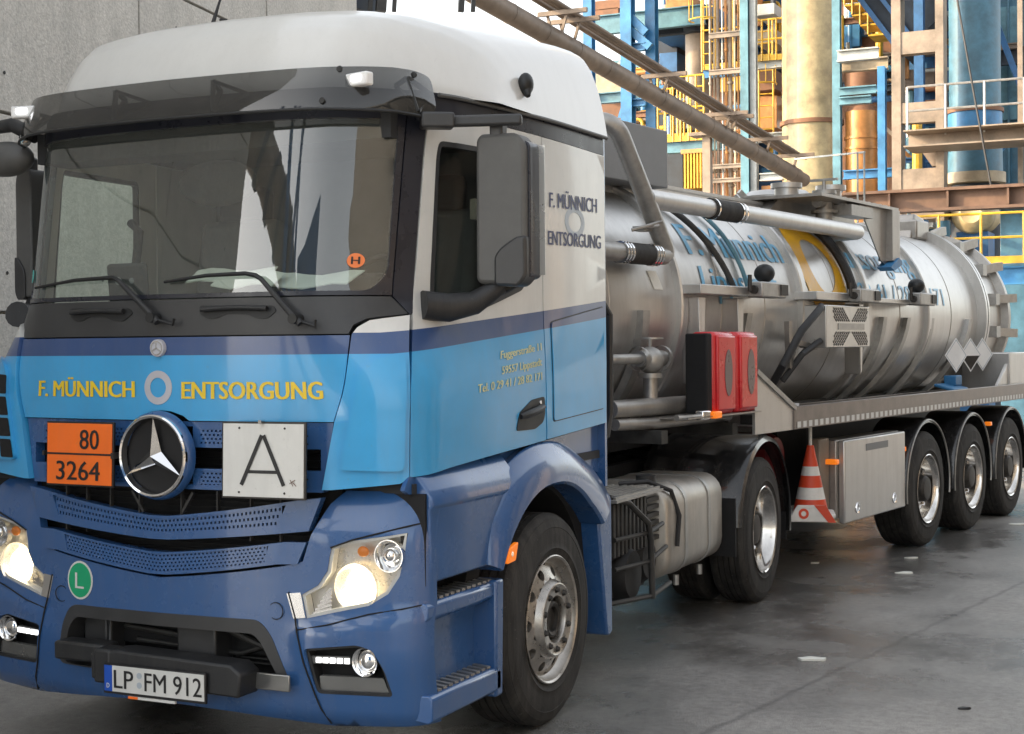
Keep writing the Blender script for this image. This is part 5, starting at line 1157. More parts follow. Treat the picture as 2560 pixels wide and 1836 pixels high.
# local x runs along the wall, away from the viewer; panels with real joints
xs_ = [-7.6, -5.8, -3.2, -.6, 2.0, 4.6, 7.2]; zs_ = [0, 2.05, 3.45, 4.85, 6.25, 7.65, 9.05, WH]
mb = MB(); mb.bx(-7.6, 7.2, .04, .9, 0, WH); mb.build('wall_core', 'concrete', wall)
mb = MB()
for i in range(len(xs_)-1):
    for j in range(len(zs_)-1): 
        e = .003*((i*7+j*3) % 3); mb.bx(xs_[i]+.011, xs_[i+1]-.011, -.02-e, .038, zs_[j]+.011, zs_[j+1]-.011)
mb.build('wall_panels', 'concrete', wall, bevel=.006)
mb = MB()
for i in range(len(xs_)-1):
    for j in range(len(zs_)-1):
        for a in (.25, .75):
            for b in (.2, .8): mb.lathe([(0, .014), (.003, .012), (.003, 0)], (xs_[i]+(xs_[i+1]-xs_[i])*a, -.024, zs_[j]+(zs_[j+1]-zs_[j])*b), 'y', -1, 10)
mb.build('tie_holes', 'frame_dark', wall)

# ---------------------------------------------------------------- plant behind
q9 = lambda x, y: (1300+x*.3196, y*.3196)
qa = lambda x, y: (1900+x*.3318, y*.3318)
q8 = lambda x, y: (1900+x*.4057, 400+y*.4057)
def span(q, x0, y0, x1, y1, Y):
    a, b = B(*q(x0, y0), Y), B(*q(x1, y1), Y); return min(a[0], b[0]), max(a[0], b[0]), min(a[1], b[1]), max(a[1], b[1])
def block(name, m, q, r, Y, d, parent=None, z0=None, z1=None, bevel=.01):
    x0, x1, a, b = span(q, *r, Y); mb = MB(); mb.bx(x0, x1, Y, Y+d, a if z0 is None else z0, b if z1 is None else z1); return mb.build(name, m, parent, bevel=bevel)
def thing(name, label, cat, group=None): o = empty(name); return tag(o, label, cat, group)
def ibeam(mb, p, q, h, wd):
    """I section along the line p-q"""
    p, q = Vector(p), Vector(q); u = Vector((0, 0, 1)) if abs((q-p).normalized().z) < .9 else Vector((0, 1, 0))
    mb.bar(p+u*(h/2-.015), q+u*(h/2-.015), wd, .03, u); mb.bar(p-u*(h/2-.015), q-u*(h/2-.015), wd, .03, u); mb.bar(p, q, .03, h-.061, u)
def vcyl(name, m, q, x0, x1, y, Y, z0, z1, parent=None, prof=None, seg=40):
    a, b = B(*q(x0, y), Y)[0], B(*q(x1, y), Y)[0]; r = (b-a)/2; mb = MB(); mb.lathe(prof(r) if prof else [(z0, 0), (z0, r), (z1, r), (z1, 0)], ((a+b)/2, Y+r, 0), 'z', 1, seg); o = mb.build(name, m, parent); return o, (a+b)/2, r
def railing(label, x0, x1, Y, z, m='yellow_steel', n=6, h=1.05, group='yellow railings', y1=None):
    t = thing('railing', label, 'railing', group)
    for k in range(n): mb = MB(); x = x0+(x1-x0)*k/(n-1); mb.tube([(x, Y, z), (x, Y, z+h)], .028, 6); mb.build('post', m, t)
    mb = MB()
    for hh in (h, h*.52): mb.tube([(x0, Y, z+hh), (x1, Y, z+hh)], .025, 6)
    mb.build('rail', m, t); mb = MB(); mb.bx(x0, x1, Y-.01, Y+.01, z, z+.14); mb.build('toe_board', m, t); return t
def ladder(label, x, Y, z0, z1, m='yellow_steel', cage=True, wd=.42):
    t = thing('caged_ladder', label, 'ladder', 'yellow ladders on the plant')
    for e in (-1, 1): mb = MB(); mb.tube([(x+e*wd/2, Y, z0), (x+e*wd/2, Y, z1)], .028, 6); mb.build('stile', m, t)
    z = z0+.15
    while z < z1: mb = MB(); mb.tube([(x-wd/2, Y, z), (x+wd/2, Y, z)], .016, 5); mb.build('rung', m, t); z += .29
    if cage:
        mb = MB(); z = z0+1.2
        while z < z1: mb.tube([(x+.36*cos(R(a)), Y-.36+.36*sin(R(a))*-1-.0, z) for a in range(-30, 211, 20)], .018, 5); z += .75
        for a in (10, 60, 120, 170): mb.tube([(x+.36*cos(R(a)), Y-.36-.36*sin(R(a)), z0+1.2), (x+.36*cos(R(a)), Y-.36-.36*sin(R(a)), z1)], .014, 5)
        mb.build('cage', m, t)
    return t
ZT = 14.0
# cream stack
t = thing('chimney_stack', 'tall cream flue stack standing behind the middle of the trailer', 'stack')
xa, xb = B(*qa(150, 1000), 30)[0], B(*qa(557, 1000), 30)[0]; rs = (xb-xa)/2*1.1; xc = (xa+xb)/2-.05
mb = MB(); mb.lathe([(0, rs*1.03), (5, rs*1.0), (9, rs*.985), (ZT+4, rs*.95), (ZT+4, 0)], (xc, 30+rs, 0), 'z', 1, 56); mb.build('shaft', 'stack_cream', t)
zr = B(*qa(350, 905), 30)[1]
mb = MB(); mb.lathe([(-.05, rs), (-.05, rs+.05), (.05, rs+.05), (.05, rs)], (xc, 30+rs, zr), 'z', 1, 56); mb.build('flange', 'plant_rust', t)
# columns and beams of the right-hand bay
def column(name, label, m, q, x0, x1, y, Y, z0=0, z1=ZT, cat='column', group=None):
    a, b = B(*q(x0, y), Y)[0], B(*q(x1, y), Y)[0]; mb = MB(); c = (a+b)/2; wd = b-a
    mb.bx(a, b, Y, Y+.03, z0, z1); mb.bx(a, b, Y+wd, Y+wd+.03, z0, z1); mb.bx(c-.015, c+.015, Y+.0301, Y+wd-.0001, z0, z1); return tag(mb.build(name, m, None), label, cat, group)
def beam(label, m, q, r, Y, group='steel beams of the plant', d=.2):
    x0, x1, z0, z1 = span(q, *r, Y); mb = MB(); ibeam(mb, (x0, Y, (z0+z1)/2), (x1, Y, (z0+z1)/2), max(.1, z1-z0), d); return tag(mb.build('steel_beam', m, None), label, 'beam', group)
column('steel_column', 'grey green steel column right beside the cream stack', 'steel_teal', qa, 545, 604, 900, 29.2)
column('steel_column', 'bright blue steel column right of the orange drum', 'steel_blue', qa, 885, 942, 900, 28.6, 0, B(*qa(900, 500), 28.6)[1])
beam('pale steel beam high above the orange drum', 'pale_steel', qa, (585, 385, 895, 445), 28.9)
beam('cream steel beam just below the pale beam over the orange drum', 'pale_cladding', qa, (590, 462, 965, 520), 29.6)
beam('upper of the pair of teal beams above the orange drum', 'steel_teal', qa, (600, 665, 880, 705), 29.0)
beam('lower of the pair of teal beams above the orange drum', 'steel_teal', qa, (600, 738, 840, 778), 29.0)
beam('blue beam crossing low in front of the orange drum', 'steel_blue', qa, (630, 1288, 1000, 1335), 29.1)
t = thing('process_drum', 'copper orange drum between the grey green column and the blue column', 'drum')
o, cx, r_ = vcyl('drum_shell', 'copper_drum', qa, 620, 862, 1000, 30.4, 0, B(*qa(740, 830), 30.4)[1], t)
for k, yv in enumerate((1030, 1110)): mb = MB(); mb.lathe([(-.03, r_), (-.03, r_+.03), (.03, r_+.03), (.03, r_)], (cx, 30.4+r_, B(*qa(740, yv), 30.4)[1]), 'z', 1, 40); mb.build('hoop', 'copper_drum', t)
mb = MB(); z1 = B(*qa(740, 830), 30.4)[1]; mb.lathe([(z1, r_), (z1+.12, r_*.8), (z1+.16, r_*.5), (z1+.5, r_*.5), (z1+.55, r_*1.05), (z1+1.0, r_*1.05), (z1+1.2, 0)], (cx, 30.4+r_, 0), 'z', 1, 40); mb.build('drum_neck', 'plant_rust', t)
# cream ladder tower
t = thing('lattice_tower', 'tan steel tower with square openings, right of the orange drum', 'tower')
tx = [span(qa, 992, 900, 1062, 1000, 27)[:2], span(qa, 1322, 900, 1384, 1000, 27)[:2]]
for a, b in tx:
    mb = MB(); mb.bx(a, b, 27, 27.5, 0, ZT); mb.build('leg', 'tan_steel', t)
for y0, y1 in ((1280, 1425), (782, 912), (248, 385), (-180, -50), (-640, -500)):
    x0, x1, z0, z1 = span(qa, 1030, y0, 1350, y1, 27); mb = MB(); mb.bx(tx[0][1]-.01, tx[1][0]+.01, 27.02, 27.3, z0, z1); mb.build('cross_panel', 'tan_steel', t)
# walkway brown bridge beam
t = thing('bridge_beam', 'long rusty brown bridge girder across the right background', 'girder')
x0, x1, z0, z1 = span(qa, 850, 1440, 2400, 1540, 25.5)
mb = MB(); mb.bx(x0-3.2, x1, 25.5, 25.9, z1-.06, z1); mb.bx(x0-.2, x1, 25.5, 25.9, z0, z0+.06); mb.bx(x0-3.2, x1, 25.66, 25.70, z0+.061, z1-.061)
mb.build('girder', 'rust_beam', t)
mb = MB()
for k in range(8): x = x0+.3+k*1.15; mb.bx(x, x+.04, 25.52, 25.655, z0+.07, z1-.07)
mb.build('stiffener', 'rust_beam', t)
# grey platform right with vessel
beam('grey platform edge beam in front of the round blue vessel', 'tan_steel', qa, (1120, 1010, 2300, 1062), 26.6, d=1.2)
t = thing('round_vessel', 'round teal vessel with a blue collar, on the right behind the platform', 'vessel')
a, b = B(*qa(1385, 900), 28)[0], B(*qa(1800, 900), 28)[0]; cx, r_ = (a+b)/2, (b-a)/2; Z = lambda yv, Y=28: B(*qa(1590, yv), Y)[1]
mb = MB(); mb.lathe([(Z(1300), r_*1.02), (Z(1080), r_*1.0), (Z(1060), r_)], (cx, 28+r_, 0), 'z', 1, 48); mb.build('lower_shell', 'cladding_teal', t)
mb = MB(); mb.lathe([(Z(1060), r_), (Z(830), r_)], (cx, 28+r_, 0), 'z', 1, 48); mb.build('collar', 'steel_blue', t)
mb = MB(); mb.lathe([(Z(830), r_), (Z(830), r_*1.06), (Z(800), r_*1.06), (Z(800), r_*.9)], (cx, 28+r_, 0), 'z', 1, 48); mb.build('collar_flange', 'plant_rust', t)
mb = MB(); mb.lathe([(Z(800), r_*.95), (Z(-300), r_*.95), (Z(-320), 0)], (cx, 28+r_, 0), 'z', 1, 48); mb.build('upper_shell', 'cladding_teal', t)
mb = MB(); mb.lathe([(Z(1380), r_*.6), (Z(1370), r_*1.12), (Z(1290), r_*1.12), (Z(1288), 0)], (cx, 28+r_, 0), 'z', 1, 48); mb.build('base_ring', 'pale_cladding', t)
mb = MB(); mb.lathe([(0, r_*.9), (Z(1380), r_*.9)], (cx, 28+r_, 0), 'z', 1, 48); mb.build('skirt', 'plant_dark', t)
t = thing('hopper_cone', 'brown hopper cone under the grey platform behind the tan tower', 'hopper')
mb = MB(); a, b = B(*qa(1150, 1070), 27.6)[0], B(*qa(1400, 1070), 27.6)[0]; mb.lathe([(Z(1200, 27.6), .1), (Z(1070, 27.6), (b-a)/2), (Z(1068, 27.6), 0)], ((a+b)/2, 28.6, 0), 'z', 1, 30); mb.build('hopper_shell', 'pipe_brown', t)
railing('thin grey railing on the platform in front of the blue vessel', B(*qa(1110, 1010), 26.6)[0], B(*qa(2300, 1010), 26.6)[0], 26.6, B(*qa(1500, 1010), 26.6)[1], 'galvanised', 5, 1.15*.9, group=None)
tag(block('clad_building', 'cladding_teal', qa, (1380, -900, 2700, 1400), 34, 6, z0=0), 'teal clad plant building behind the round vessel at the right edge', 'building')
beam('dark horizontal rail across the teal cladding', 'plant_dark', qa, (1385, 408, 2300, 455), 33.2)
beam('orange stained strip high on the teal cladding', 'copper_drum', qa, (1395, 300, 1735, 375), 33.4)
column('steel_column', 'pale teal column standing in front of the teal clad building', 'steel_teal', qa, 1715, 1775, 400, 32)
column('steel_column', 'tan column at the far right of the plant', 'tan_steel', qa, 1940, 1978, 600, 27.5)
column('steel_column', 'deep blue column inside the opening of the tan tower', 'deep_blue', qa, 1160, 1230, 600, 31)
tag(block('equipment_wall', 'deep_blue', qa, (990, -700, 1500, 1440), 33.5, .4, z0=0), 'deep blue sheet wall behind the tan tower', 'wall')
mb = MB(); a, b = B(*qa(1475, -60), 26), B(*qa(1745, 1425), 26); mb.tube([(a[0], 26, a[1]), ((a[0]*.45+b[0]*.55), 26, a[1]*.45+b[1]*.55-.05), (b[0], 26, b[1])], .022, 6); tag(mb.build('hanging_cable', 'cable_black', None), 'thin dark cable hanging in front of the teal building', 'cable')
t = thing('conveyor_gallery', 'dark sloping conveyor gallery at the top between the stack and the tan tower', 'conveyor')
a, b = B(*qa(560, -260), 31.5), B(*qa(1080, 420), 31.5); c_ = B(*qa(950, -260), 31.5); d_ = B(*qa(1180, 120), 31.5)
mb = MB(); mb.prism([a, b, (d_[0]+.6, d_[1]), (c_[0]+.6, c_[1]+.3)], lambda x, z: (x, 31.5, z), (0, 1.6, 0)); mb.build('gallery', 'plant_dark', t)
mb = MB(); mb.bar((a[0], 31.4, a[1]), (b[0], 31.4, b[1]), .1, .12); mb.bar((a[0]+.35, 31.4, a[1]+.2), (b[0]+.35, 31.4, b[1]+.2), .06, .1); mb.build('gallery_edge', 'deep_blue', t)
t = thing('stair_flight', 'yellow stairs and landings in sunlight behind the sloping conveyor', 'stairs')
for k in range(5):
    a = B(*qa(575+60*k, 60+75*k-100), 33); c = B(*qa(575+60*k+160, 60+75*k-100), 33)
    mb = MB(); mb.bx(a[0], c[0], 33, 33.9, a[1]-.05, a[1]); mb.tube([(a[0], 33, a[1]), (a[0], 33, a[1]+1.0), (c[0], 33, a[1]+1.0), (c[0], 33, a[1])], .03, 6); mb.tube([(a[0], 33, a[1]+.5), (c[0], 33, a[1]+.5)], .025, 6); mb.build('landing', 'yellow_steel', t)
tag(block('service_block', 'plant_rust', qa, (560, -500, 1000, 1500), 36, 2, z0=0), 'rust coloured plant block in shade behind the orange drum', 'building')
# lower right: yellow railing in front of blue equipment
xq0, xq1 = B(*q8(850, 600), 24)[0], B(*q8(1900, 600), 24)[0]
railing('yellow guard railing behind the rear of the tank trailer', xq0, xq1, 24, B(*q8(1300, 645), 24)[1], n=5, h=B(*q8(1300, 335), 24)[1]-B(*q8(1300, 645), 24)[1], group=None)
beam('blue beam below the yellow railing behind the trailer rear', 'steel_blue', q8, (1000, 672, 1900, 760), 24.2)
t = thing('horizontal_drum', 'tan round end of a horizontal drum behind the yellow railing', 'drum')
a, b = B(*q8(1165, 330), 27), B(*q8(1425, 330), 27); r_ = (b[0]-a[0])/2
mb = MB(); mb.lathe([(0, 0), (-.08, r_*.5), (0, r_*.92), (.05, r_), (1.6, r_), (1.6, 0)], ((a[0]+b[0])/2, 27.2, a[1]), 'y', 1, 44); mb.build('drum_shell', 'stack_cream', t)
mb = MB(); mb.bx(a[0]+.1, b[0]-.1, 27.3, 28.6, 0, a[1]-r_*.9); mb.build('drum_saddle', 'deep_blue', t)
for k, (x0, x1, lab, m) in enumerate(((930, 1030, 'blue barrel behind the yellow railing post', 'steel_blue'), (1080, 1165, 'dull teal barrel left of the round tan drum end', 'cladding_teal'))):
    t = thing('barrel', lab, 'barrel'); vcyl('barrel_shell', m, q8, x0, x1, 400, 26.5, 0, B(*q8(1000, 370+10*k), 26.5)[1], t)
tag(block('panel_cabinet', 'cladding_teal', q8, (1480, 290, 1900, 630), 26, 1.0, z0=0), 'teal sheet metal cabinet behind the yellow railing at the right edge', 'cabinet')
tag(block('pale_cabinet', 'tan_steel', q8, (935, 290, 1150, 360), 28, 1.0), 'pale tan cabinet under the brown girder', 'cabinet')
tag(block('equipment_wall', 'cladding_teal', q8, (780, 280, 1900, 1300), 31, .4, z0=0), 'dull teal wall behind the yellow railing', 'wall')
t = thing('handrail', 'slim pale handrail on two posts above the trailer manhole', 'railing')
for xx in (735, 785): a = B(*qa(xx, 1450), 12); c = B(*qa(xx, 1150), 12); mb = MB(); mb.tube([(a[0], 12, a[1]-.6), (c[0], 12, c[1])], .012, 6); mb.build('post', 'pale_steel', t)
a, c = B(*qa(265, 1200), 14.5), B(*qa(790, 1148), 12); mb = MB(); mb.tube([(a[0], 14.5, a[1]), (c[0], 12, c[1])], .012, 6); mb.build('rail', 'pale_steel', t)
# ------------------------------------------------ left bay (blue frame)
YB = 31
for x0, x1, lab, dy in ((495, 562, 'leftmost of the three blue columns above the truck cab', 0), (785, 870, 'thick middle one of the three blue columns above the truck cab', 0), (980, 1056, 'rightmost of the three blue columns above the truck cab', .4)):
    column('steel_column', lab, 'steel_blue', q9, x0, x1, 500, YB+dy, group=None)
t = thing('brace_bay', 'blue bracing between two blue columns above the truck cab', 'bracing')
for p, q in (((868, 140), (990, 260)), ((868, 240), (1020, 370)), ((800, 930), (870, 700))): a, b = B(*q9(*p), YB+.2), B(*q9(*q), YB+.2); mb = MB(); mb.bar((a[0], YB+.2, a[1]), (b[0], YB+.2, b[1]), .16, .2); mb.build('brace', 'steel_blue', t)
for y0, y1 in ((345, 395), (780, 830), (-120, -60)): x0, x1, z0, z1 = span(q9, 860, y0, 985, y1, YB+.2); mb = MB(); ibeam(mb, (x0, YB+.2, (z0+z1)/2), (x1, YB+.2, (z0+z1)/2), z1-z0, .2); mb.build('strut', 'steel_blue', t)
beam('pale green beam at the top behind the blue columns', 'steel_teal', q9, (555, 135, 1450, 190), 32.5)
beam('dark blue floor beam below the pale green beam', 'plant_dark', q9, (1040, 185, 1500, 245), 33)
t = thing('floor_deck', 'dark floor deck high behind the blue columns', 'platform')
x0, x1, z0, z1 = span(q9, 870, 100, 1500, 135, 32.7); mb = MB(); mb.bx(x0, x1, 32.7, 38, z0, z1); mb.build('deck', 'deep_blue', t)
mb = MB(); mb.bar((B(*q9(1300, 130), 33)[0], 33, B(*q9(1300, 130), 33)[1]), (B(*q9(1500, 95), 33)[0], 33, B(*q9(1500, 95), 33)[1]), .08, .12); mb.build('edge_strip', 'pale_cladding', t)
for k, (r, m, lab) in enumerate((((560, 15, 790, 65), 'plant_rust', 'upper rust red container on the platform at the top'), ((560, 80, 770, 130), 'plant_rust', 'lower rust red container on the platform at the top'), ((1140, -20, 1340, 45), 'copper_drum', 'orange box on the platform right of the blue columns'))):
    o = block('crate', m, q9, r, 33.2, 1.0); tag(o, lab, 'container')
t = thing('silo_vessel', 'tan vertical vessel in shade behind the sloping pipe', 'vessel')
vcyl('vessel_shell', 'tan_steel', q9, 1268, 1455, 500, 33, B(*q9(1300, 1000), 33)[1], B(*q9(1300, 262), 33)[1], t)
vcyl('vessel_top', 'plant_dark', q9, 1240, 1470, 200, 32.8, B(*q9(1300, 262), 33)[1], B(*q9(1300, 195), 33)[1], t)
pv = [(1490, 'tan_steel', 12), (1520, 'pale_cladding', 8), (1550, 'tan_steel', 16), (1585, 'pale_steel', 8), (1612, 'copper_drum', 12), (1645, 'tan_steel', 22), (1682, 'pale_cladding', 10), (1708, 'copper_drum', 8)]
ords = ('first', 'second', 'third', 'fourth', 'fifth', 'sixth', 'seventh', 'eighth')
for k, (x, m, wd) in enumerate(pv):
    a = B(*q9(x, 700), 30+.06*(k % 3)); mb = MB(); mb.tube([(a[0], 30+.06*(k % 3), 0), (a[0], 30+.06*(k % 3), ZT)], wd*.0026, 10)
    for z in (3.2, 5.6, 8.1): mb.lathe([(-.03, wd*.0026), (-.03, wd*.0042), (.03, wd*.0042), (.03, wd*.0026)], (a[0], 30+.06*(k % 3), z+.2*k % 1), 'z', 1, 12)
    tag(mb.build('riser_pipe', m, None), ords[k]+' from the left of the eight thin upright pipes in the middle background', 'pipe', 'upright pipes left of the teal column')
for yv in (270, 560, 1300, 1410): beam('slim pipe support crossing the upright pipes, '+{270: 'highest of four', 560: 'second from the top', 1300: 'third from the top', 1410: 'lowest of four'}[yv], 'tan_steel', q9, (1480, yv-8, 1730, yv+12), 29.9, d=.08)
column('steel_column', 'pale teal column right of the upright pipes', 'steel_teal', q9, 1722, 1785, 700, 29.5)
column('steel_column', 'paler slim column just left of the cream stack', 'pale_steel', q9, 1798, 1845, 700, 29.6)
beam('blue beam carrying the yellow railing behind the sloping pipe', 'steel_blue', q9, (1435, 545, 1730, 592), 31)
beam('pale blue beam at mid height behind the pipe support post', 'steel_teal', q9, (1150, 1112, 1700, 1168), 30.2)
beam('pale beam between the slim column and the stack, upper one', 'pale_steel', q9, (1835, 480, 2060, 530), 30.6)
beam('pale beam between the slim column and the stack, lower one', 'pale_steel', q9, (1840, 1050, 2060, 1105), 30.6)
beam('teal beam left of the grey top locker of the trailer', 'steel_teal', q9, (590, 735, 800, 800), 31.2)
railing('yellow railing on the blue beam behind the sloping pipe', B(*q9(1437, 545), 30.9)[0], B(*q9(1725, 545), 30.9)[0], 30.9, B(*q9(1500, 545), 30.9)[1], n=6, h=1.9, group=None)
railing('bright yellow railing above the pale blue beam', B(*q9(1080, 1112), 30.1)[0], B(*q9(1440, 1112), 30.1)[0], 30.1, B(*q9(1200, 1112), 30.1)[1], n=7, h=1.6, group=None)
railing('second yellow railing further back above the pale blue beam', B(*q9(1080, 1090), 31.4)[0], B(*q9(1440, 1090), 31.4)[0], 31.4, B(*q9(1200, 1090), 31.4)[1], n=8, h=1.3, group=None)
railing('yellow railing beside the stack above the upper pale beam', B(*q9(1838, 480), 30.5)[0], B(*q9(2060, 480), 30.5)[0], 30.5, B(*q9(1900, 480), 30.5)[1], n=5, h=1.0, group=None)
ladder('yellow caged ladder directly left of the cream stack', B(*q9(1925, 700), 31)[0], 31, B(*q9(1925, 1060), 31)[1], B(*q9(1925, 540), 31)[1], wd=.36)
ladder('yellow ladder left of the stack near the top of the picture', B(*q9(1890, 300), 31.2)[0], 31.2, B(*q9(1890, 480), 31.2)[1], B(*q9(1890, 165), 31.2)[1], cage=False, wd=.55)
ladder('yellow caged ladder beside the tan vessel', B(*q9(1475, 450), 30.6)[0], 30.6, B(*q9(1475, 560), 30.6)[1], B(*q9(1475, -200), 30.6)[1], wd=.34)
t = thing('yellow_silo', 'yellow slatted bin behind the trailer, left of the pipe support post', 'bin')
x0, x1, z0, z1 = span(q9, 1275, 1205, 1425, 1470, 29.8)
for k in range(6): mb = MB(); a = x0+(x1-x0)*k/6; mb.bx(a+.02, a+(x1-x0)/6-.02, 29.8, 30.6, z0, z1); mb.build('slat', 'yellow_steel', t)
mb = MB(); mb.bx(x0-.05, x1+.05, 29.78, 30.65, z1, z1+.1); mb.build('bin_rim', 'copper_drum', t)
tag(block('rack_panel', 'plant_dark', q9, (1150, 1170, 1275, 1450), 30.8, .5, z0=0), 'dark louvred panel left of the yellow bin', 'panel')
tag(block('tan_box', 'copper_drum', q9, (1888, 1455, 2045, 1640), 29.8, .8, z0=0), 'orange box low beside the foot of the cream stack', 'box')
beam('pale beam above the orange box beside the stack', 'pale_steel', q9, (1880, 1360, 2060, 1410), 29.7)
tag(block('cladding_board', 'pale_cladding', q9, (592, 560, 790, 745), 32, .3), 'pale sunlit cladding board left of the middle blue column', 'board')
tag(block('brown_panel', 'plant_rust', q9, (600, 800, 800, 1000), 32.3, .3), 'brown panel just above the grey top locker', 'panel')
# deep background blocks; the dark one stands for shaded gaps in the plant
tag(block('boiler_house', 'plant_dark', q9, (1060, 200, 1500, 1700), 39, 8, z0=0), 'dark boiler house deep behind the tan vessel', 'building')
tag(block('boiler_house', 'plant_rust', q9, (1480, -600, 1740, 1700), 37, 8, z0=0), 'brown plant building deep behind the upright pipes', 'building')
tag(block('boiler_house', 'deep_blue', q9, (1740, -600, 2300, 1700), 38, 8, z0=0), 'deep blue plant building deep behind the cream stack', 'building')
tag(block('boiler_house', 'steel_teal', q9, (480, 500, 1080, 1700), 41, 8, z0=0), 'teal low building deep behind the blue columns', 'building')
for k, (r, m, lab) in enumerate((((1835, 40, 1990, 110), 'pale_steel', 'white duct beside the stack near the top'), ((1840, 240, 1995, 330), 'pale_cladding', 'cream duct beside the stack under the white duct'), ((1840, 560, 2000, 700), 'plant_rust', 'rust brown machine casing behind the caged ladder, upper'), ((1850, 760, 2010, 1000), 'copper_drum', 'orange machine casing behind the caged ladder, lower'), ((1090, 420, 1230, 560), 'deep_blue', 'blue duct box right of the blue columns'), ((1080, 250, 1230, 410), 'plant_dark', 'black machine box above the blue duct box'))):
    tag(block('machine_casing', m, q9, r, 34.5+.3*k, 1.2), lab, 'machine casing')
def clutter(o, q, r, Y, n, seed):
    rnd = random.Random(seed); x0, x1, z0, z1 = span(q, *r, Y)
    cols = ['deep_blue', 'steel_blue', 'plant_dark', 'plant_rust', 'tan_steel', 'pale_steel', 'copper_drum', 'steel_teal', 'pipe_brown', 'yellow_steel']
    for k in range(n):
        x = rnd.uniform(x0, x1); z = rnd.uniform(z0, z1); y = Y-rnd.uniform(.1, .9); m = rnd.choice(cols); kd = rnd.random(); mb = MB()
        if kd < .34: L = rnd.uniform(.8, 3.5); mb.tube([(x, y, z), (x, y, z+L)], rnd.uniform(.04, .13), 10); nm = 'facade_pipe'
        elif kd < .58: L = rnd.uniform(.6, 2.2); mb.tube(bend([(x, y, z), (x+L, y, z), (x+L, y, z-rnd.uniform(.5, 2))], k=.2), rnd.uniform(.04, .10), 10); nm = 'facade_pipe'
        elif kd < .78: a, b = rnd.uniform(.2, .9), rnd.uniform(.2, .8); mb.bx(x, x+a, y, Y+.02, z, z+b); nm = 'facade_box'
        elif kd < .92:
            L = rnd.uniform(.8, 2.6); ibeam(mb, (x, y, z), (x+L, y, z), rnd.uniform(.12, .22), .14); nm = 'facade_beam'
        else: L = rnd.uniform(.8, 2.0); mb.bar((x, y, z), (x+L, y, z+L*rnd.choice((-1, 1))), .09, .09); nm = 'facade_brace'
        mb.build(nm, m, o)
for ob in list(COL.objects):
    if ob.name.startswith('boiler_house') or ob.name == 'service_block' or ob.name.startswith('equipment_wall'):
        lb = ob['label']
        for key, q, r, Y, n in (('behind the tan vessel', q9, (1060, 200, 1290, 1350), 39, 34), ('upright pipes', q9, (1480, -50, 1740, 1350), 37, 26), ('behind the cream stack', q9, (1790, -50, 2050, 1400), 38, 34), ('blue columns', q9, (500, 600, 1080, 1000), 41, 26), ('orange drum', qa, (585, -40, 985, 780), 36, 40), ('behind the tan tower', qa, (1060, -40, 1330, 1280), 33.5, 26), ('behind the yellow railing', q8, (860, 300, 1500, 640), 31, 30)):
            if key in lb: clutter(ob, q, r, Y, n, len(lb)*7+n)
cb = COL.objects['clad_building']
for k, (x, y, x2, y2) in enumerate(((1385, 150, 1560, 300), (1580, 130, 1720, 300), (1780, 60, 1940, 380), (1400, 470, 1560, 760), (1600, 470, 1720, 760), (1790, 470, 1940, 900))):
    x0, x1, z0, z1 = span(qa, x, y, x2, y2, 33.9); mb = MB(); mb.bx(x0, x1, 33.9, 33.99, z0, z1); mb.build('sunlit_patch', 'steel_teal', cb, bevel=.01)  # lighter sheets paint the sunlit patches of the cladding
for p, q in (((1440, -60), (1760, 760)), ((1690, -60), (1960, 640))): a, b = B(*qa(*p), 32.6), B(*qa(*q), 32.6); mb = MB(); mb.bar((a[0], 32.6, a[1]), (b[0], 32.6, b[1]), .14, .14); mb.build('brace', 'deep_blue', cb)  # bars added to draw and cast the shadow lines on the cladding
for k in range(9): x = span(qa, 1385+95*k, 0, 1400+95*k, 10, 33.8)[0]; mb = MB(); mb.bx(x, x+.05, 33.85, 33.999, 0, ZT); mb.build('cladding_rib', 'cladding_teal', cb)
# ------------------------------------------------ sloping pipe and tray above the truck
def P3(px, py, d): return Vector(tuple(float(v) for v in CAM+(_a+CR*(px-1280)/FPX-CU*(py-918)/FPX)*d))
pa, pb = P3(1035, -102, 20.3), P3(1992, 441, 30.0)
t = thing('sloping_pipe', 'long brown insulated pipe sloping down over the truck towards the cream stack', 'pipe')
mb = MB(); mb.tube([pa.lerp(pb, k/12) for k in range(13)], .155, 28); mb.build('pipe_run', 'pipe_brown', t)
mb = MB(); d = (pb-pa).normalized(); mb.tube([pb-d*.05, pb+d*.35], .135, 24); mb.build('pipe_end', 'pipe_brown', t)
mb = MB()
for k in np.linspace(.04, .98, 14): mb.tube([pa.lerp(pb, k)-d*.02, pa.lerp(pb, k)+d*.02], .160, 28)
mb.build('sheet_joint', 'pipe_brown', t)
off = Vector((.04, 0, .30))
t2 = thing('pipe_tray', 'bundle of thin brown pipes on brackets above the sloping pipe', 'pipe bundle')
for k, (a, b, r_) in enumerate(((-.20, .12, .05), (-.05, .10, .035), (.08, .06, .045), (.20, .02, .03))):
    o_ = Vector((a, 0, b)); e = pb-d*.1; mb = MB(); mb.tube([pa.lerp(e, q/8)+off+o_+Vector((.10, 0, .10))*(1-q/8) for q in range(9)], r_, 10); mb.build('thin_pipe', 'pipe_brown', t2)
for k in (.27, .30, .53, .72, .74, .86, .96):
    c = pa.lerp(pb, k)+off+Vector((.10, 0, .08))*(1-k); mb = MB(); mb.bar(c+Vector((-.30, 0, -.02)), c+Vector((.52, 0, -.02)), .06, .07); mb.bar(c+Vector((-.16, .05, -.04)), c+Vector((-.10, .05, -.30)), .04, .04); mb.bar(c+Vector((.16, .05, -.04)), c+Vector((.08, .05, -.30)), .04, .04); mb.build('bracket', 'pipe_brown', t2)
t3 = thing('pipe_support', 'slim tan post carrying the sloping pipe', 'post')
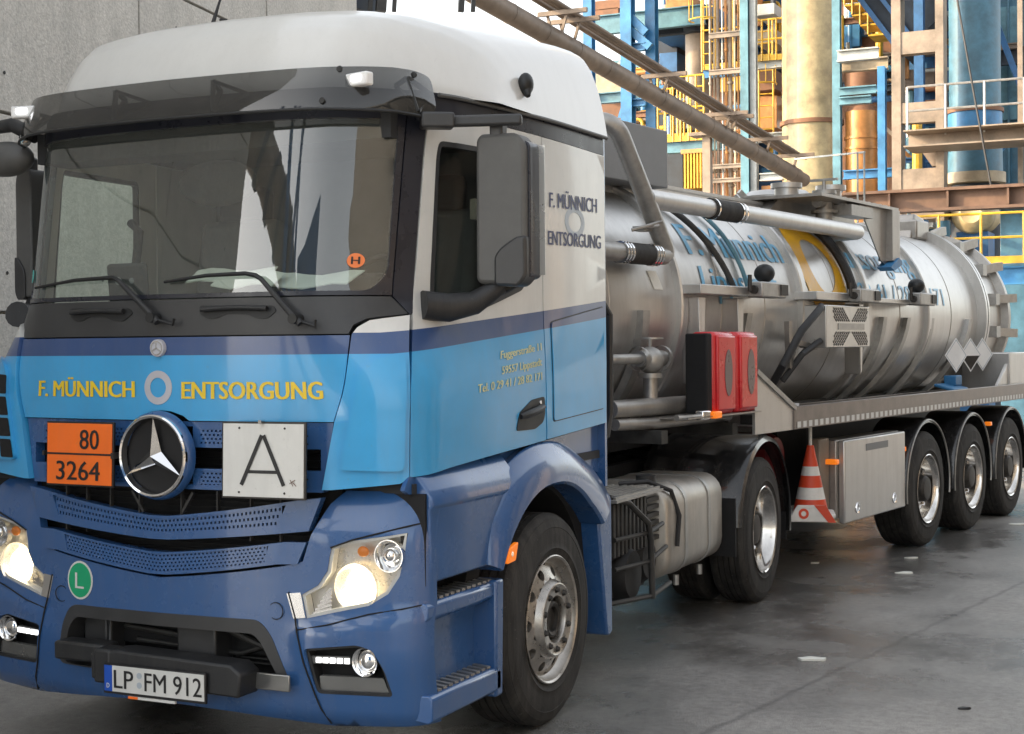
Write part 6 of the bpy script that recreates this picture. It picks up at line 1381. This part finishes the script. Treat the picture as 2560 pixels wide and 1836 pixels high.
c = P3(1768, 325, 27.6); mb = MB(); mb.bx(c.x-.075, c.x+.075, c.y-.075, c.y+.075, 0, c.z-.12); mb.build('post', 'tan_steel', t3)
mb = MB(); mb.bx(c.x-.3, c.x+.25, c.y-.2, c.y+.2, c.z-.12, c.z-.06); mb.build('post_head', 'tan_steel', t3)
t = thing('roof_gantry', 'dark steel gantry and mast on top of the concrete wall', 'gantry')
for px0, px1, y0, y1 in ((655, 800, -60, 4), (795, 905, -60, 26)):
    a, b = P3(px0, y1, 18), P3(px1, y0, 18); mb = MB(); mb.bx(a.x, b.x, a.y, a.y+.6, a.z, b.z+.6); mb.build('gantry_box', 'pipe_brown' if px0 < 700 else 'plant_dark', t)
for px, wd in ((925, .05), (952, .12), (985, .05), (1152, .07), (1182, .05)):
    a, b = P3(px, 30, 18), P3(px+5, -60, 18); mb = MB(); mb.bar(a, b, wd, wd); mb.build('mast', 'frame_grey', t)

# ---------------------------------------------------------------- behind the viewer: what the windscreen mirrors
t = thing('conveyor_tube', 'ribbed sloping conveyor tube behind the viewer, mirrored in the windscreen', 'conveyor')
pa, pb = Vector((-15.5, -18.5, 16.0)), Vector((-1.0, -24.3, 6.4)); d = (pb-pa).normalized()
mb = MB(); mb.tube([pa, pb], 1.05, 24); mb.build('tube_shell', 'pipe_brown', t)
for k in range(13): mb = MB(); c = pa.lerp(pb, .03+k*.078); mb.tube([c-d*.14, c+d*.14], 1.18, 24); mb.build('rib', 'plant_dark', t)
for x0, x1, y in ((-6.6, -4.2, -20.6), (-4.6, -2.4, -20.8), (-3.6, -6.2, -21.0)): mb = MB(); mb.bar((x0, y, 15), (x1, y, 0), .38, .38); mb.build('trestle_leg', 'deep_blue', t)
mb = MB(); mb.prism([(-3.4, 0), (4.5, 0), (4.5, 11.0), (-3.4, 9.6)], lambda a, b: (a, -25, b), (0, 2.6, 0)); tag(mb.build('drive_house', 'deep_blue', None, bevel=.02), 'blue sheet metal drive house behind the viewer, mirrored in the windscreen', 'building')

t = thing('sky_blocker', 'dark hall added out of view on the right to block sky light', 'building')  # added out of view to keep sky light off the truck side
mb = MB(); mb.bx(10.5, 16, -9, 22, 0, 8.5); mb.build('blocker_wall', 'frame_grey', t)
for k in range(6): mb = MB(); y = -7.5+5*k; mb.bx(10.4, 10.5, y, y+3, .0, 4.2); mb.build('blocker_door', 'tan_steel', t)
mb = MB(); mb.bx(10.2, 16.3, -9.3, 22.3, 8.5, 8.8); mb.build('blocker_roof', 'frame_grey', t)
